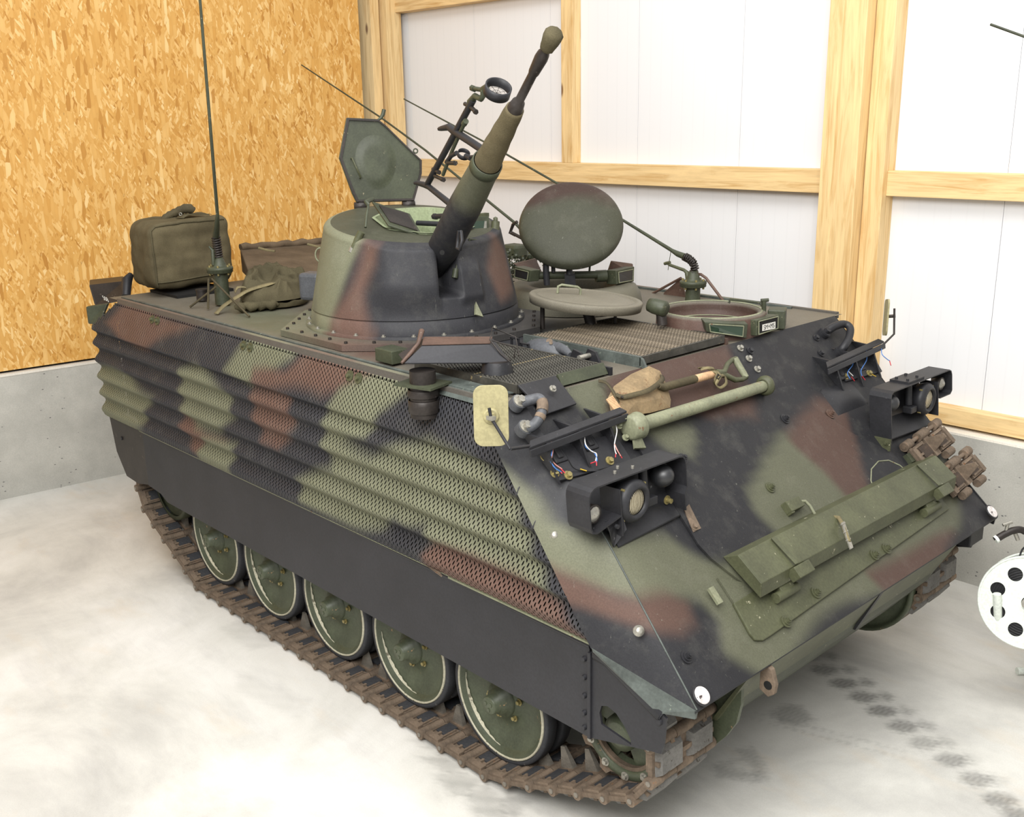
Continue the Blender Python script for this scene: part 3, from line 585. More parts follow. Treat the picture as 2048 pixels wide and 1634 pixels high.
def road_wheel(x, sg, first=[None]):
    y = sg*1.150; s_ = -sg       # s_: towards the hull
    loc = Vector((x, y, WZ))
    if first[0] is None:
        b = MB(); c = Vector(loc); ax = Vector((0, 1, 0))
        P = [(0.0, 0.0), (0.0, 0.075), (0.012, 0.085), (0.034, 0.115), (0.040, 0.15), (0.036, 0.195), (0.026, 0.225), (0.018, 0.243), (0.012, 0.255), (-0.010, 0.266), (-0.012, 0.275)]
        b.lathe([(h, r) for h, r in P], c+ax*0.012, c+ax*1.012, 56, False); b.lathe([(0.10, 0.25), (0.115, 0.09)], c, c+ax, 40, True)
        w_ = b.build('road_wheel', 'wheel_green', car)
        b = MB(); b.lathe([(0.0, 0.274), (-0.005, 0.276), (-0.005, 0.283), (0.004, 0.285), (0.058, 0.285)], c, c+ax, 56, False); b.build('wheel_rim', 'rim_white', w_)
        b = MB(); b.lathe([(0.004, 0.284), (-0.002, 0.290), (0.0, 0.306), (0.008, 0.310), (0.056, 0.310), (0.062, 0.305), (0.062, 0.284)], c, c+ax, 56, False); b.build('tyre', 'tyre', w_)
        b = MB(); b.lathe([(0.100, 0.25), (0.100, 0.305), (0.108, 0.310), (0.155, 0.310), (0.162, 0.305), (0.162, 0.2)], c, c+ax, 48, False); b.build('inner_tyre', 'tyre', w_)
        b = MB(); b.lathe([(0.03, 0.084), (0.006, 0.082), (0.002, 0.062), (-0.022, 0.058), (-0.026, 0.046), (-0.060, 0.044), (-0.066, 0.038), (-0.066, 0.0)], c, c+ax, 32, False)
        for k in range(3): a = k*2*PI/3+0.6; b.cyl(c+Vector((0.020*math.cos(a), -0.066, 0.020*math.sin(a))), c+Vector((0.020*math.cos(a), -0.070, 0.020*math.sin(a))), 0.009, n=8)
        b.build('hub', 'wheel_green', w_)
        for k in range(6):
            a = k*2*PI/6+0.2; q = c+Vector((0.100*math.cos(a), 0.034, 0.100*math.sin(a))); b = MB(); b.bolt(q, (0, -1, 0), 0.011, 0.012); b.build('wheel_nut', 'brass_bolt', w_)
        # pale crescent along one arc of the inner ledge
        b = MB(); n = 26; vs = []
        for i in range(n+1):
            a = math.radians(172+i*3.6); wd = 0.013*math.sin(PI*i/n)+0.002*math.sin(i*2.3)
            for rr in (0.2515, 0.2515-max(0.002, wd)): hh = 0.0195-(0.2515-rr)*0.8+0.0095; vs.append(c+Vector((rr*math.cos(a), 0.017-(-(0.2515-rr))*0.75-0.0, rr*math.sin(a))))
        b.add(vs, [(2*i, 2*i+1, 2*i+3, 2*i+2) for i in range(n)]); b.build('pale_crescent', 'rim_white', w_)
        first[0] = (w_, Vector(loc)); return w_
    src, l0 = first[0]; rt = None
    c = src.copy(); COL.objects.link(c); d = loc-l0; wl_ = WPOS[src]+d if sg < 0 else Vector((x, sg*abs(WPOS[src].y), WPOS[src].z)); c.location = wl_-WPOS[car]; WPOS[c] = wl_
    if sg > 0: c.scale = (1, -1, 1)
    sp = 0.0
    for ch in list(src.children):
        k = ch.copy(); COL.objects.link(k); k.parent = c
    a = x*3.1; 
    if sg < 0 and x < -0.1: c.rotation_euler = (0, 0.35*math.sin(a*7)*0.5, 0)
    return c
for sg in (-1, 1):
    for x in WX: road_wheel(x, sg)
for sg in (-1, 1):   # drive sprocket
    c = Vector((0.745, sg*1.165, 0.555)); ax = Vector((0, -sg, 0)); b = MB()
    n = 11; R0 = 0.222; outl = []
    for k in range(n):
        for da, r in ((-0.24, R0-0.012), (-0.14, R0+0.0), (-0.075, R0+0.028), (0.075, R0+0.028), (0.14, R0+0.0), (0.24, R0-0.012)):
            a = (k+0.5)*2*PI/n+da; outl.append((r*math.cos(a), r*math.sin(a)))
    inner = [(0.150*math.cos(math.atan2(q[1], q[0])), 0.150*math.sin(math.atan2(q[1], q[0]))) for q in outl]
    m_ = len(outl)
    for yy in (0, 0.20):
        vs = [c+ax*(yy+h)+Vector((q[0], 0, q[1])) for h in (0, 0.022) for q in outl+inner]; fs = []
        for i in range(m_):
            j = (i+1) % m_; fs += [(i, j, m_+j, m_+i), (2*m_+j, 2*m_+i, 3*m_+i, 3*m_+j), (i, 2*m_+i, 2*m_+j, j), (m_+j, 3*m_+j, 3*m_+i, m_+i)]
        b.add(vs, fs)
    sp = b.build('drive_sprocket', 'rust', car, recalc=True)
    b = MB(); b.lathe([(-0.004, 0.205), (-0.010, 0.20), (-0.010, 0.168), (0.0, 0.165), (0.03, 0.16), (0.05, 0.145)], c, c+ax, 44, False); b.build('sprocket_ring', 'wheel_green', sp)
    for k in range(11):
        a = k*2*PI/11+0.28; b = MB(); b.bolt(c-ax*(-0.008)+Vector((0.187*math.cos(a), sg*0.018, 0.187*math.sin(a))), (0, sg, 0), 0.012, 0.010); b.build('sprocket_bolt', 'bare_steel', sp)
    for k in range(5):
        a = k*2*PI/5+0.3; d_ = Vector((math.cos(a), 0, math.sin(a))); t_ = Vector((-math.sin(a), 0, math.cos(a)))
        b = MB(); b.hexa([c+ax*0.03+d_*0.06-t_*0.035, c+ax*0.03+d_*0.06+t_*0.035, c+ax*0.055+d_*0.06+t_*0.03, c+ax*0.055+d_*0.06-t_*0.03], [c+ax*0.03+d_*0.158-t_*0.05, c+ax*0.03+d_*0.158+t_*0.05, c+ax*0.05+d_*0.158+t_*0.045, c+ax*0.05+d_*0.158-t_*0.045]); b.build('spoke', 'wheel_green', sp, recalc=True)
    b = MB(); b.lathe([(-0.03, 0.05), (-0.02, 0.075), (0.06, 0.08)], c, c+ax, 28, True); b.build('sprocket_hub', 'wheel_green', sp)
    b = MB(); q = Vector((0.635, sg*0.88, 0.52)); b.lathe([(-0.05, 0.312), (0.0, 0.315), (0.02, 0.312), (0.022, 0.295), (0.008, 0.288), (0.006, 0.27), (0.04, 0.20), (0.05, 0.0)], q, q+Vector((0, -sg, 0)), 48, False); b.build('final_drive_cover', 'wheel_green', car)
    b = MB(); b.plate([(x, sg*0.875, z) for x, z in ((0.62, 0.84), (1.09, 0.84), (1.093, 0.70), (1.075, 0.61), (1.03, 0.53), (0.97, 0.455), (0.90, 0.40), (0.80, 0.36), (0.62, 0.36))], (0, sg*0.02 if sg > 0 else 0.02, 0)) if sg < 0 else b.box((0.7, sg*0.89, 0.70), (0.3, 0.01, 0.2)); b.build('drive_guard', 'wheel_green', car, recalc=True)
for sg in (-1, 1):   # idler
    c = Vector((-3.26, sg*1.15, 0.56)); ax = Vector((0, -sg, 0)); b = MB()
    b.lathe([(0.0, 0.205), (-0.004, 0.222), (0.0, 0.235), (0.06, 0.235)], c, c+ax, 44, False); b.lathe([(0.015, 0.205), (0.02, 0.15)], c, c+ax, 44, False); b.lathe([(0.01, 0.06), (0.0, 0.03), (0.0, 0.0)], c, c+ax, 24, False)
    idl = b.build('idler_wheel', 'dark_olive', car)
    for k in range(5):
        a = k*2*PI/5; d_ = Vector((math.cos(a), 0, math.sin(a))); t_ = Vector((-math.sin(a), 0, math.cos(a))); b = MB()
        b.hexa([c+ax*0.012+d_*0.04-t_*0.03, c+ax*0.012+d_*0.04+t_*0.03, c+ax*0.03+d_*0.04+t_*0.03, c+ax*0.03+d_*0.04-t_*0.03], [c+ax*0.015+d_*0.17-t_*0.035, c+ax*0.015+d_*0.17+t_*0.035, c+ax*0.03+d_*0.17+t_*0.035, c+ax*0.03+d_*0.17-t_*0.035]); b.build('spoke', 'dark_olive', idl, recalc=True)
    b = MB(); b.lathe([(0.12, 0.235), (0.18, 0.235)], c, c+ax, 36, True); b.build('idler_inner_disc', 'dark_olive', idl)
# ---------------------------------------------------------------- turret (a part of the carrier)
def sstep(a, b, x):
    t = min(1, max(0, (x-a)/(b-a))); return t*t*(3-2*t)
AZ = math.radians(-19); OFF = Vector((0.07, 0.05, 0)); TC = Vector((TCX, TCY, 0))
def ztop(th): return 2.375-0.062*math.cos(th-AZ)
def angd(a, b): return (a-b+180) % 360-180
def turret_pt(th, v):
    zt = ztop(th); d = math.degrees(th); z0 = 1.945
    if v <= 0.8:
        z = z0+(zt-0.035-z0)*v/0.8; r = 0.556-0.215*(z-1.945)
    else:
        a = (v-0.8)/0.2*PI/2; zb = zt-0.035; rb = 0.556-0.215*(zb-1.945); z = zb+0.035*math.sin(a); r = rb-0.040*(1-math.cos(a))
    h = (z-z0)/(zt-z0)
    k = angd(d, -44); bul = sstep(-24, -7, k)*sstep(20.5, 18, k)*sstep(0.02, 0.5, h)*sstep(1.0, 0.90, h)
    r += 0.040*bul
    k2 = angd(d, -5.5); r += 0.022*sstep(8.0, 6.5, abs(k2))*sstep(0.12, 0.3, h)*sstep(0.8, 0.6, h)
    ks = angd(d, -18.5); sl = sstep(6.6, 4.6, abs(ks))*sstep(0.26, 0.36, h)
    r -= 0.19*sl
    return TC+Vector((r*math.cos(th), r*math.sin(th), z))
tur = None
b = MB(); b.grid(lambda u, v: turret_pt(-u*2*PI, v), 240, 60, True)
tur = b.build('turret', 'camo_paint', car, paint_turret, label='conical one-man turret painted green, brown and black')
b = MB()   # top rim and pale green inside
N = 72
def rimpt(i, r, dz=0.0):
    th = -i*2*PI/N; d = math.degrees(th); ks = angd(d, -18.5)
    rr = r; return TC+Vector((rr*math.cos(th), rr*math.sin(th), ztop(th)+dz))
for r0, r1, d0, d1, mi in ((0.425, 0.345, 0.0, 0.002, 0),):
    vs = []
    for i in range(N):
        th = -i*2*PI/N; p = turret_pt(th, 1.0); vs.append(p)
        oc = TC+OFF; poly = 0.262/max(math.cos(((th-AZ+PI/8) % (PI/4))-PI/8), 0.5); vs.append(oc+Vector((poly*math.cos(th), poly*math.sin(th), ztop(th)*0.7+0.3*2.375+0.004)))
    b.add(vs, [(2*i, 2*((i+1) % N), 2*((i+1) % N)+1, 2*i+1) for i in range(N)])
b.build('turret_roof', 'camo_paint', tur, flat(GREEN*0.5))
b = MB(); vs = []
for i in range(N):
    th = -i*2*PI/N; poly = 0.262/max(math.cos(((th-AZ+PI/8) % (PI/4))-PI/8), 0.5)
    for z in (ztop(th)*0.7+0.3*2.375+0.014, ztop(th)*0.7+0.3*2.375+0.014, 2.05):
        pr = poly+0.012 if len(vs) % 3 == 0 else poly-0.006
        vs.append(TC+OFF+Vector((pr*math.cos(th), pr*math.sin(th), z)))
b.add(vs, [(3*i+k, 3*((i+1) % N)+k, 3*((i+1) % N)+k+1, 3*i+k+1) for i in range(N) for k in (0, 1)]); b.cyl(TC+Vector((0, 0, 2.06)), TC+Vector((0, 0, 2.07)), 0.32, n=40); b.build('hatch_opening', 'inside_green', tur)
b = MB(); b.lathe([(1.862, 0.563), (1.935, 0.558), (1.941, 0.548), (1.946, 0.548)], TC, TC+Vector((0, 0, 1)), 96, False); b.build('turret_ring', 'camo_paint', tur, paint_turret)
b = MB(); b.lathe([(1.85, 0.592), (1.868, 0.592), (1.870, 0.560)], TC, TC+Vector((0, 0, 1)), 96, False); b.build('ring_flange', 'camo_paint', tur, lambda V: paint_turret(V)*0.8)
for k in range(24):
    a = k*2*PI/24+0.1; b = MB(); b.bolt(TC+Vector((0.578*math.cos(a), 0.578*math.sin(a), 1.869)), (0, 0, 1), 0.008, 0.008); b.build('ring_bolt', 'bare_steel', tur)
b = MB(); b.plate([TC+Vector((0.735*math.cos(PI/8+k*PI/4), 0.735*math.sin(PI/8+k*PI/4), 1.823)) for k in range(8)], (0, 0, 0.032)); b.build('turret_base_plate', 'camo_paint', car, lambda V: paint_turret(V)*0.8+DUST*0.15)
for k in range(32):
    a = k*2*PI/32; a8 = ((a) % (PI/4))-PI/8; r = 0.645/math.cos(((a+PI/8) % (PI/4))-PI/8); b = MB(); b.bolt(TC+Vector((r*math.cos(a), r*math.sin(a), 1.856)), (0, 0, 1), 0.009, 0.006, False); b.build('base_plate_bolt', 'dark_metal', car)
# gun
g = [(-1.052,-0.589,2.176), (-0.912,-0.637,2.274), (-0.606,-0.742,2.534), (-0.392,-0.816,2.703), (-0.288,-0.852,2.778), (-0.066,-0.928,2.942), (-0.037,-0.938,2.965), (0.102,-0.986,3.065), (0.178,-1.012,3.122), (0.211,-1.024,3.147), (0.255,-1.039,3.180)]
G0 = Vector(g[1]); GD = (Vector(g[10])-G0).normalized(); GL_ = lambda q: (Vector(q)-G0).dot(GD)
h = [GL_(q) for q in g]
b = MB(); b.lathe([(h[0]-0.02, 0.0), (h[0]-0.01, 0.04), (h[0]+0.02, 0.064), (h[1], 0.078), (h[2], 0.078), (h[2]+0.10, 0.074), (h[3], 0.066)], G0, G0+GD, 36, False)
gun = b.build('gun_sleeve', 'camo_paint', tur, lambda V: np.where((((V-np.array(G0))@np.array(GD)) > h[2]+0.03)[:, None], (GREEN*0.72)[None], (BLACK*1.0)[None]), label='thick gun sleeve, black below and green above')
b = MB(); pr = [(h[3], 0.066), (h[3]+0.003, 0.070), (h[3]+0.05, 0.069), (h[3]+0.053, 0.064)]; b.lathe(pr, G0, G0+GD, 36, False); b.build('sleeve_clamp', 'dark_olive', gun)
b = MB(); nr = 26
pr = []
for i in range(nr+1): t = i/nr; pr.append((h[3]+0.053+(h[5]-h[3]-0.053)*t, 0.060-0.021*t+0.0009*math.sin(t*23)))
b.lathe(pr+[(h[5], 0.030)], G0, G0+GD, 26, False); b.build('canvas_gaiter', 'canvas_olive', gun)
b = MB(); b.lathe([(h[5]-0.005, 0.034), (h[5]+0.012, 0.032), (h[6]+0.004, 0.027), (h[6]+0.008, 0.0185), (h[7]-0.005, 0.0180), (h[7]+0.01, 0.022), (h[8]-0.01, 0.0265), (h[8]+0.015, 0.024), (h[9]-0.01, 0.018), (h[10], 0.019)], G0, G0+GD, 24, False); b.build('gun_barrel', 'dark_metal', gun)
b = MB(); b.lathe([(h[9]-0.005, 0.021), (h[9]+0.004, 0.029), (h[9]+0.02, 0.031), (h[10]-0.005, 0.037), (h[10]+0.022, 0.037), (h[10]+0.034, 0.027), (h[10]+0.036, 0.0)], G0+Vector((0.0, 0.003, 0)), G0+Vector((0, 0.003, 0))+GD, 9, False)
b.build('muzzle_cover', 'canvas_tarp', gun, label='olive cloth cover tied over the muzzle')
b = MB(); b.tube([(-1.079,-0.579,2.191), (-0.951,-0.624,2.219), (-0.773,-0.685,2.361), (-0.578,-0.752,2.517)], 0.011, 8); b.tube([(-0.964,-0.566,2.161), (-0.774,-0.621,2.356), (-0.588,-0.690,2.536), (-0.540,-0.712,2.596)], 0.020, 10); b.build('sleeve_bar', 'black_paint', gun, label=None); 
b = MB(); b.cyl((-0.983,-0.612,2.433), (-0.765,-0.688,2.455), 0.013, n=12); b.cyl((-1.011,-0.603,2.430), (-0.976,-0.615,2.433), 0.016, n=6); b.build('stub_arm', 'black_paint', gun)
b = MB(); b.cyl((-0.752,-0.771,2.287), (-0.741,-0.780,2.289), 0.012, n=14); b.build('port_hole', 'dark_inside', gun)
# anti-aircraft sight carried parallel to the gun
b = MB(); b.tube([(-1.084,-0.578,2.586), (-0.765,-0.687,2.794), (-0.481,-0.785,2.979)], 0.0155, 12)
sight = b.build('sight_rail', 'black_paint', tur, label='black sight rail beside the gun')
b = MB(); b.tube([(-1.236,-0.525,2.584), (-1.142,-0.558,2.581), (-1.065,-0.584,2.573), (-0.761,-0.689,2.502)], [0.012, 0.015, 0.015, 0.016], 10); b.cyl((-1.266,-0.515,2.582), (-1.222,-0.530,2.582), 0.010, n=6); b.build('sight_arm', 'black_paint', sight)
b = MB(); b.tube([(-0.873,-0.650,2.857), (-0.771,-0.685,2.864), (-0.712,-0.706,2.846), (-0.528,-0.769,2.802), (-0.341,-0.834,2.756)], [0.012, 0.017, 0.019, 0.018, 0.018], 10); b.cyl((-0.899,-0.641,2.855), (-0.860,-0.655,2.857), 0.010, n=6); b.build('sight_arm', 'black_paint', sight)
b = MB(); b.tube([(-0.869,-0.652,2.640), (-0.738,-0.697,2.760), (-0.578,-0.752,2.886)], 0.009, 8); b.cyl((-0.591,-0.748,2.877), (-0.567,-0.756,2.890), 0.014, n=10); b.build('adjusting_rod', 'dark_olive', sight)
b = MB(); b.tube([(-0.515,-0.774,2.969), (-0.458,-0.793,2.995), (-0.395,-0.815,2.981), (-0.368,-0.824,2.997), (-0.371,-0.823,3.021), (-0.324,-0.840,3.032)], [0.016, 0.014, 0.013, 0.014, 0.014, 0.012], 8); b.cyl((-0.473,-0.788,3.027), (-0.377,-0.821,3.018), 0.010, n=8); b.cyl((-0.489,-0.783,3.030), (-0.462,-0.792,3.024), 0.014, n=6); b.build('ring_bracket', 'dark_olive', sight)
RC = Vector((-0.224,-0.874,3.011)); RA = (GD+Vector((0, 0, 0.35))).normalized(); RU = RA.orthogonal().normalized(); RV = RA.cross(RU)
b = MB(); b.lathe([(-0.020, 0.051), (-0.020, 0.057), (0.022, 0.057), (0.022, 0.051), (-0.020, 0.051)], RC, RC+RA, 36, False)
ring = b.build('ring_sight', 'black_paint', sight, label='black ring sight with wire cross')
b = MB()
for k in range(4):
    a = k*PI/4; d_ = RU*math.cos(a)+RV*math.sin(a); b.tube([RC-d_*0.053-RA*0.012, RC+d_*0.053-RA*0.012], 0.0009, 4)
for r in (0.018, 0.036): b.tube([RC-RA*0.012+(RU*math.cos(a*2*PI/24)+RV*math.sin(a*2*PI/24))*r for a in range(24)], 0.0009, 4, True)
b.build('wire_cross', 'dark_metal', ring)
RC2 = Vector((-0.607,-0.742,2.743)); b = MB(); b.lathe([(-0.01, 0.026), (-0.01, 0.029), (0.012, 0.029), (0.012, 0.026), (-0.01, 0.026)], RC2, RC2+RA, 24, False); b.tube([(-0.690,-0.713,2.748), (-0.759,-0.690,2.732), (-0.818,-0.669,2.701)], 0.011, 8); b.cyl((-0.556,-0.760,2.733), (-0.432,-0.802,2.741), 0.007, n=8); b.cyl((-0.579,-0.752,2.737), (-0.522,-0.771,2.727), 0.012, n=10); b.build('rear_ring_sight', 'black_paint', sight)
for q0, q1 in (((-0.799,-0.676,2.699), (-0.724,-0.702,2.701)), ((-0.976,-0.615,2.631), (-0.884,-0.647,2.620)), ((-0.517,-0.773,2.954), (-0.463,-0.792,2.932)), ((-0.572,-0.754,2.964), (-0.517,-0.773,2.954)), ((-0.999,-0.607,2.663), (-0.933,-0.630,2.652))):
    b = MB(); b.cyl(q0, q1, 0.010, n=8); b.cyl(q1, L3(q0, q1, 1.25), 0.012, n=6); b.build('clamp_screw', 'dark_metal', sight)
b = MB(); b.tube([(-0.498,-0.864,2.413), (-0.469,-0.885,2.377), (-0.475,-0.893,2.333), (-0.510,-0.881,2.338), (-0.516,-0.869,2.377), (-0.501,-0.874,2.414)], 0.008, 6); b.build('hand_loop', 'black_paint', tur)
b = MB(); b.tube([(-0.875,-0.557,2.281), (-0.864,-0.579,2.222), (-0.856,-0.600,2.175)], 0.006, 6); b.tube([(-0.857,-0.599,2.180), (-0.851,-0.616,2.137)], 0.016, 8); b.build('firing_cable', 'dark_olive', tur)
# hatch lid, standing open behind the turret
LN = Vector((math.cos(math.radians(-25)), math.sin(math.radians(-25)), .12)).normalized()
lp = [Vector(q) for q in ((-1.835,-0.528,2.918), (-1.760,-0.370,2.907), (-1.740,-0.335,2.874), (-1.666,-0.218,2.733), (-1.636,-0.169,2.677), (-1.631,-0.177,2.605), (-1.638,-0.235,2.455), (-1.778,-0.534,2.461), (-1.792,-0.551,2.511), (-1.837,-0.592,2.704))]
ctr = sum(lp, Vector())/len(lp)
b = MB(); b.plate(lp, -LN*0.018); b.build('hatch_lid', 'dark_olive', tur, recalc=True, bevel=0.004, label='open hexagonal hatch lid, dark green inside'); lid = [o for o in tur.children if o.name.startswith('hatch_lid')][0]
b = MB()
def band(lps, f0, f1, h0):
    n = len(lps); A_ = [ctr+(p-ctr)*f0 for p in lps]; B_ = [ctr+(p-ctr)*f1 for p in lps]
    vs = A_+B_+[p+LN*h0 for p in A_]+[p+LN*h0 for p in B_]; fs = []
    for i in range(n):
        j = (i+1) % n; fs += [(2*n+i, 2*n+j, 3*n+j, 3*n+i), (i, j, 2*n+j, 2*n+i), (n+i, n+j, 3*n+j, 3*n+i)]
    return vs, fs
vs, fs = band(lp, 0.985, 0.935, 0.010); b.add(vs, fs); b.build('lid_seal', 'dark_metal', lid, recalc=True)
c0 = Vector((-1.748,-0.408,2.674)); lu = Vector((0, 0, 1)); lu = (lu-LN*lu.dot(LN)).normalized(); lw = LN.cross(lu)
def pad(u, v):
    a = u*2*PI; r = v; hh = 0.010*(1-sstep(0.6, 1.0, r))
    return c0+lu*(r*0.15*math.cos(a))+lw*(r*0.115*math.sin(a)*(1+0.1*math.cos(a)))+LN*(hh+0.001)
b = MB(); b.grid(pad, 36, 10); b.build('head_pad', 'dark_olive', lid, recalc=True)
b = MB(); q0, q1 = Vector((-1.809,-0.532,2.699)), Vector((-1.780,-0.500,2.593)); b.tube([q0, q0+LN*0.03, q1+LN*0.03, q1], 0.005, 8); b.build('lid_handle', 'olive', lid)
b = MB(); b.tube([(-1.760,-0.370,2.902), (-1.754,-0.354,2.912), (-1.750,-0.341,2.933), (-1.750,-0.333,2.957)], [0.006, 0.010, 0.012, 0.012], 8); b.build('lid_catch', 'dark_olive', lid)
q = Vector((-1.656,-0.197,2.730)); b = MB(); b.tube([q+(lu*math.cos(a)+lw*math.sin(a))*0.012 for a in [i*PI/8 for i in range(16)]], 0.004, 6, True); b.build('lid_eye', 'dark_olive', lid)
for pa, pb in (((-1.785,-0.531,2.441), (-1.765,-0.488,2.439)), ((-1.666,-0.274,2.445), (-1.652,-0.250,2.428))):
    b = MB(); m_ = L3(pa, pb, 0.5); b.lathe([(-0.035, 0.0), (-0.035, 0.022), (-0.01, 0.026), (0.012, 0.026), (0.016, 0.022), (0.035, 0.022), (0.035, 0.0)], m_, m_+lw, 20, False); b.box(m_-Vector((0, 0, 0.025)), (0.05, 0.03, 0.05)); b.build('lid_hinge', 'dark_metal', lid)
b = MB(); a_, b_, c_, d_ = [Vector(x) for x in ((-1.468,-0.650,2.490), (-1.287,-0.541,2.426), (-1.069,-0.632,2.332), (-1.216,-0.739,2.389))]
n_ = (b_-a_).cross(d_-a_).normalized(); b.plate([a_, b_, c_, d_], n_*0.012); fl = b.build('inner_flap', 'dark_olive', tur, recalc=True, bevel=0.003)
b = MB(); vs = [L3(L3(a_, b_, u), L3(d_, c_, u), v)-n_*0.002 for u, v in ((.12, .15), (.9, .1), (.9, .85), (.12, .85))]; b.plate(vs, -n_*0.004); b.build('flap_panel', 'dark_metal', fl, recalc=True)
b = MB(); b.tube([(-1.226,-0.872,2.385), (-1.258,-0.839,2.438), (-1.301,-0.793,2.487)], 0.007, 8); b.tube([(-1.301,-0.793,2.487), (-1.310,-0.801,2.502), (-1.345,-0.734,2.511)], 0.012, 8); b.build('flap_stay', 'dark_olive', tur)
b = MB(); b.tube([(-1.201,-0.915,2.368), (-1.215,-0.928,2.334), (-1.232,-0.944,2.289)], 0.019, 10); b.build('side_latch', 'olive', tur); b = MB(); b.cyl((-1.236,-0.944,2.294), (-1.244,-0.952,2.269), 0.018, n=12); b.build('latch_tip', 'bare_steel', tur)
q = Vector((-1.707,-0.838,2.205)); b = MB(); b.tube([q+Vector((0, 0.0, 0.038*math.sin(a)))+Vector((0.6, 0.7, 0))*0.03*math.cos(a) for a in [i*PI/9 for i in range(18)]], 0.0045, 6, True); b.build('lifting_ring', 'pale_olive', tur)
# vision block and latch at the right rear of the opening
v0, v1, v2, v3 = [Vector(x) for x in ((-1.051,-0.370,2.408), (-1.023,-0.220,2.403), (-0.999,-0.246,2.297), (-1.033,-0.391,2.302))]
vn = (v1-v0).cross(v3-v0).normalized(); vn = vn if vn.dot(Vector((1, -0.7, 0))) > 0 else -vn
b = MB(); b.plate([v0, v1, v2, v3], -vn*0.07); vb = b.build('vision_block', 'dark_olive', tur, recalc=True, bevel=0.003)
b = MB(); b.plate([L3(L3(v0, v1, u), L3(v3, v2, u), v)+vn*0.001 for u, v in ((.08, .22), (.86, .22), (.86, .86), (.08, .86))], vn*0.003); b.build('glass_pane', 'prism_glass', vb, recalc=True)
b = MB(); b.plate([L3(L3(v0, v1, u), L3(v3, v2, u), v)+vn*0.004 for u, v in ((.80, .24), (.88, .24), (.88, .86), (.74, .86))], vn*0.002); b.build('pane_edge', 'bare_steel', vb, recalc=True)
b = MB(); b.cyl((-0.995,-0.205,2.325), (-1.003,-0.193,2.373), 0.022, n=18); b.lathe([(0, 0.012), (0.02, 0.012), (0.026, 0.0)], (-1.003,-0.193,2.373), Vector((-1.003,-0.193,2.373))+Vector((0, 0, 1)), 14, False); b.build('latch_post', 'olive', tur)
b = MB(); b.tube([(-1.446,-0.373,2.354), (-1.302,-0.328,2.353), (-1.154,-0.277,2.363)], 0.014, 8); b.build('opening_bar', 'black_paint', tur)
b = MB(); b.box((-1.051,-0.238,2.408), (0.03, 0.06, 0.02)); b.build('latch_block', 'olive', tur)
# recessed periscope window
w0, w1, w2, w3 = [Vector(x) for x in ((-0.879,-0.492,2.315), (-0.881,-0.424,2.303), (-0.859,-0.446,2.226), (-0.857,-0.498,2.229))]
wn = (w1-w0).cross(w3-w0).normalized(); wn = wn if wn.dot(Vector((1, -0.7, 0))) > 0 else -wn
b = MB(); ww = 0.10
for s0, s1 in ((w0, w1), (w1, w2), (w2, w3), (w3, w0)): b.tube([s0+wn*0.004, s1+wn*0.004], 0.0055, 6)
wf = b.build('window_frame', 'dark_olive', tur)
b = MB(); b.plate([w0+wn*0.002, w1+wn*0.002, w2+wn*0.002, w3+wn*0.002], wn*0.002); b.build('glass_pane', 'prism_purple', wf, recalc=True)
b = MB(); f0, f1, f2 = [Vector(x) for x in ((-0.805,-0.529,2.010), (-0.791,-0.543,1.953), (-0.785,-0.502,1.937))]; b.plate([f0, f1+Vector((0.02, -0.02, 0)), f2+Vector((0.025, -0.02, 0))], (0.012, 0.0, 0.004)); b.build('stop_fin', 'pale_olive', tur, recalc=True)
b = MB(); b.tube([(-0.847,-0.503,2.183), (-0.840,-0.485,2.161), (-0.834,-0.488,2.134), (-0.830,-0.520,2.113)], 0.004, 6); b.build('weld_arc', 'dark_olive', tur)
# ---------------------------------------------------------------- roof fittings of the carrier
def grille(x0, x1, y0, y1, along, n, mat, lbl):
    b = MB(); z = 1.862
    b.box(((x0+x1)/2, (y0+y1)/2, z-0.022), (x1-x0, y1-y0, 0.012))
    fr = b.build('engine_grille', 'dark_inside', car, label=lbl)
    for (cx_, cy_, sx, sy) in (((x0+x1)/2, y0, x1-x0, 0.012), ((x0+x1)/2, y1, x1-x0, 0.012), (x0, (y0+y1)/2, 0.012, y1-y0), (x1, (y0+y1)/2, 0.012, y1-y0)):
        b = MB(); b.box((cx_, cy_, z-0.012), (sx, sy, 0.036)); b.build('grille_frame', 'grille_dark', fr)
    for k in range(n):
        t = (k+0.5)/n; b = MB(); m_ = 46; vs = []
        for i in range(m_+1):
            s_ = i/m_; up = 0.006 if i % 2 else 0.0; side = 0.004*(1 if i % 2 else -1)
            if along == 'y': x = x0+(x1-x0)*t; y = y0+(y1-y0)*s_; pa = (x-0.0065+side, y, z+up); pb = (x+0.0065+side, y, z+up); lo = (x+side*0, y, z-0.016)
            else: y = y0+(y1-y0)*t; x = x0+(x1-x0)*s_; pa = (x, y-0.006+side, z+up); pb = (x, y+0.006+side, z+up); lo = (x, y, z-0.016)
            vs += [pa, pb, lo]
        fs = []
        for i in range(m_): a = 3*i; fs += [(a, a+3, a+4, a+1), (a+1, a+4, a+5, a+2), (a+2, a+5, a+3, a)]
        b.add(vs, fs); b.build('grille_bar', mat, fr)
    return fr
grille(-0.50, 0.205, -0.43, 0.185, 'y', 38, 'grille_metal', 'brown-green engine grille of crimped bars')
grille(-0.50, 0.165, -1.155, -0.655, 'x', 30, 'grille_dark', 'black engine grille under the exhaust hood')
b = MB(); b.hexa([(0.175, -0.94, 1.835), (0.175, -0.655, 1.835), (0.205, -0.655, 1.83), (0.205, -0.94, 1.83)], [(0.172, -0.94, 1.874), (0.172, -0.655, 1.874), (0.178, -0.655, 1.874), (0.178, -0.94, 1.874)]); b.build('grille_lip', 'dark_olive', car, recalc=True)
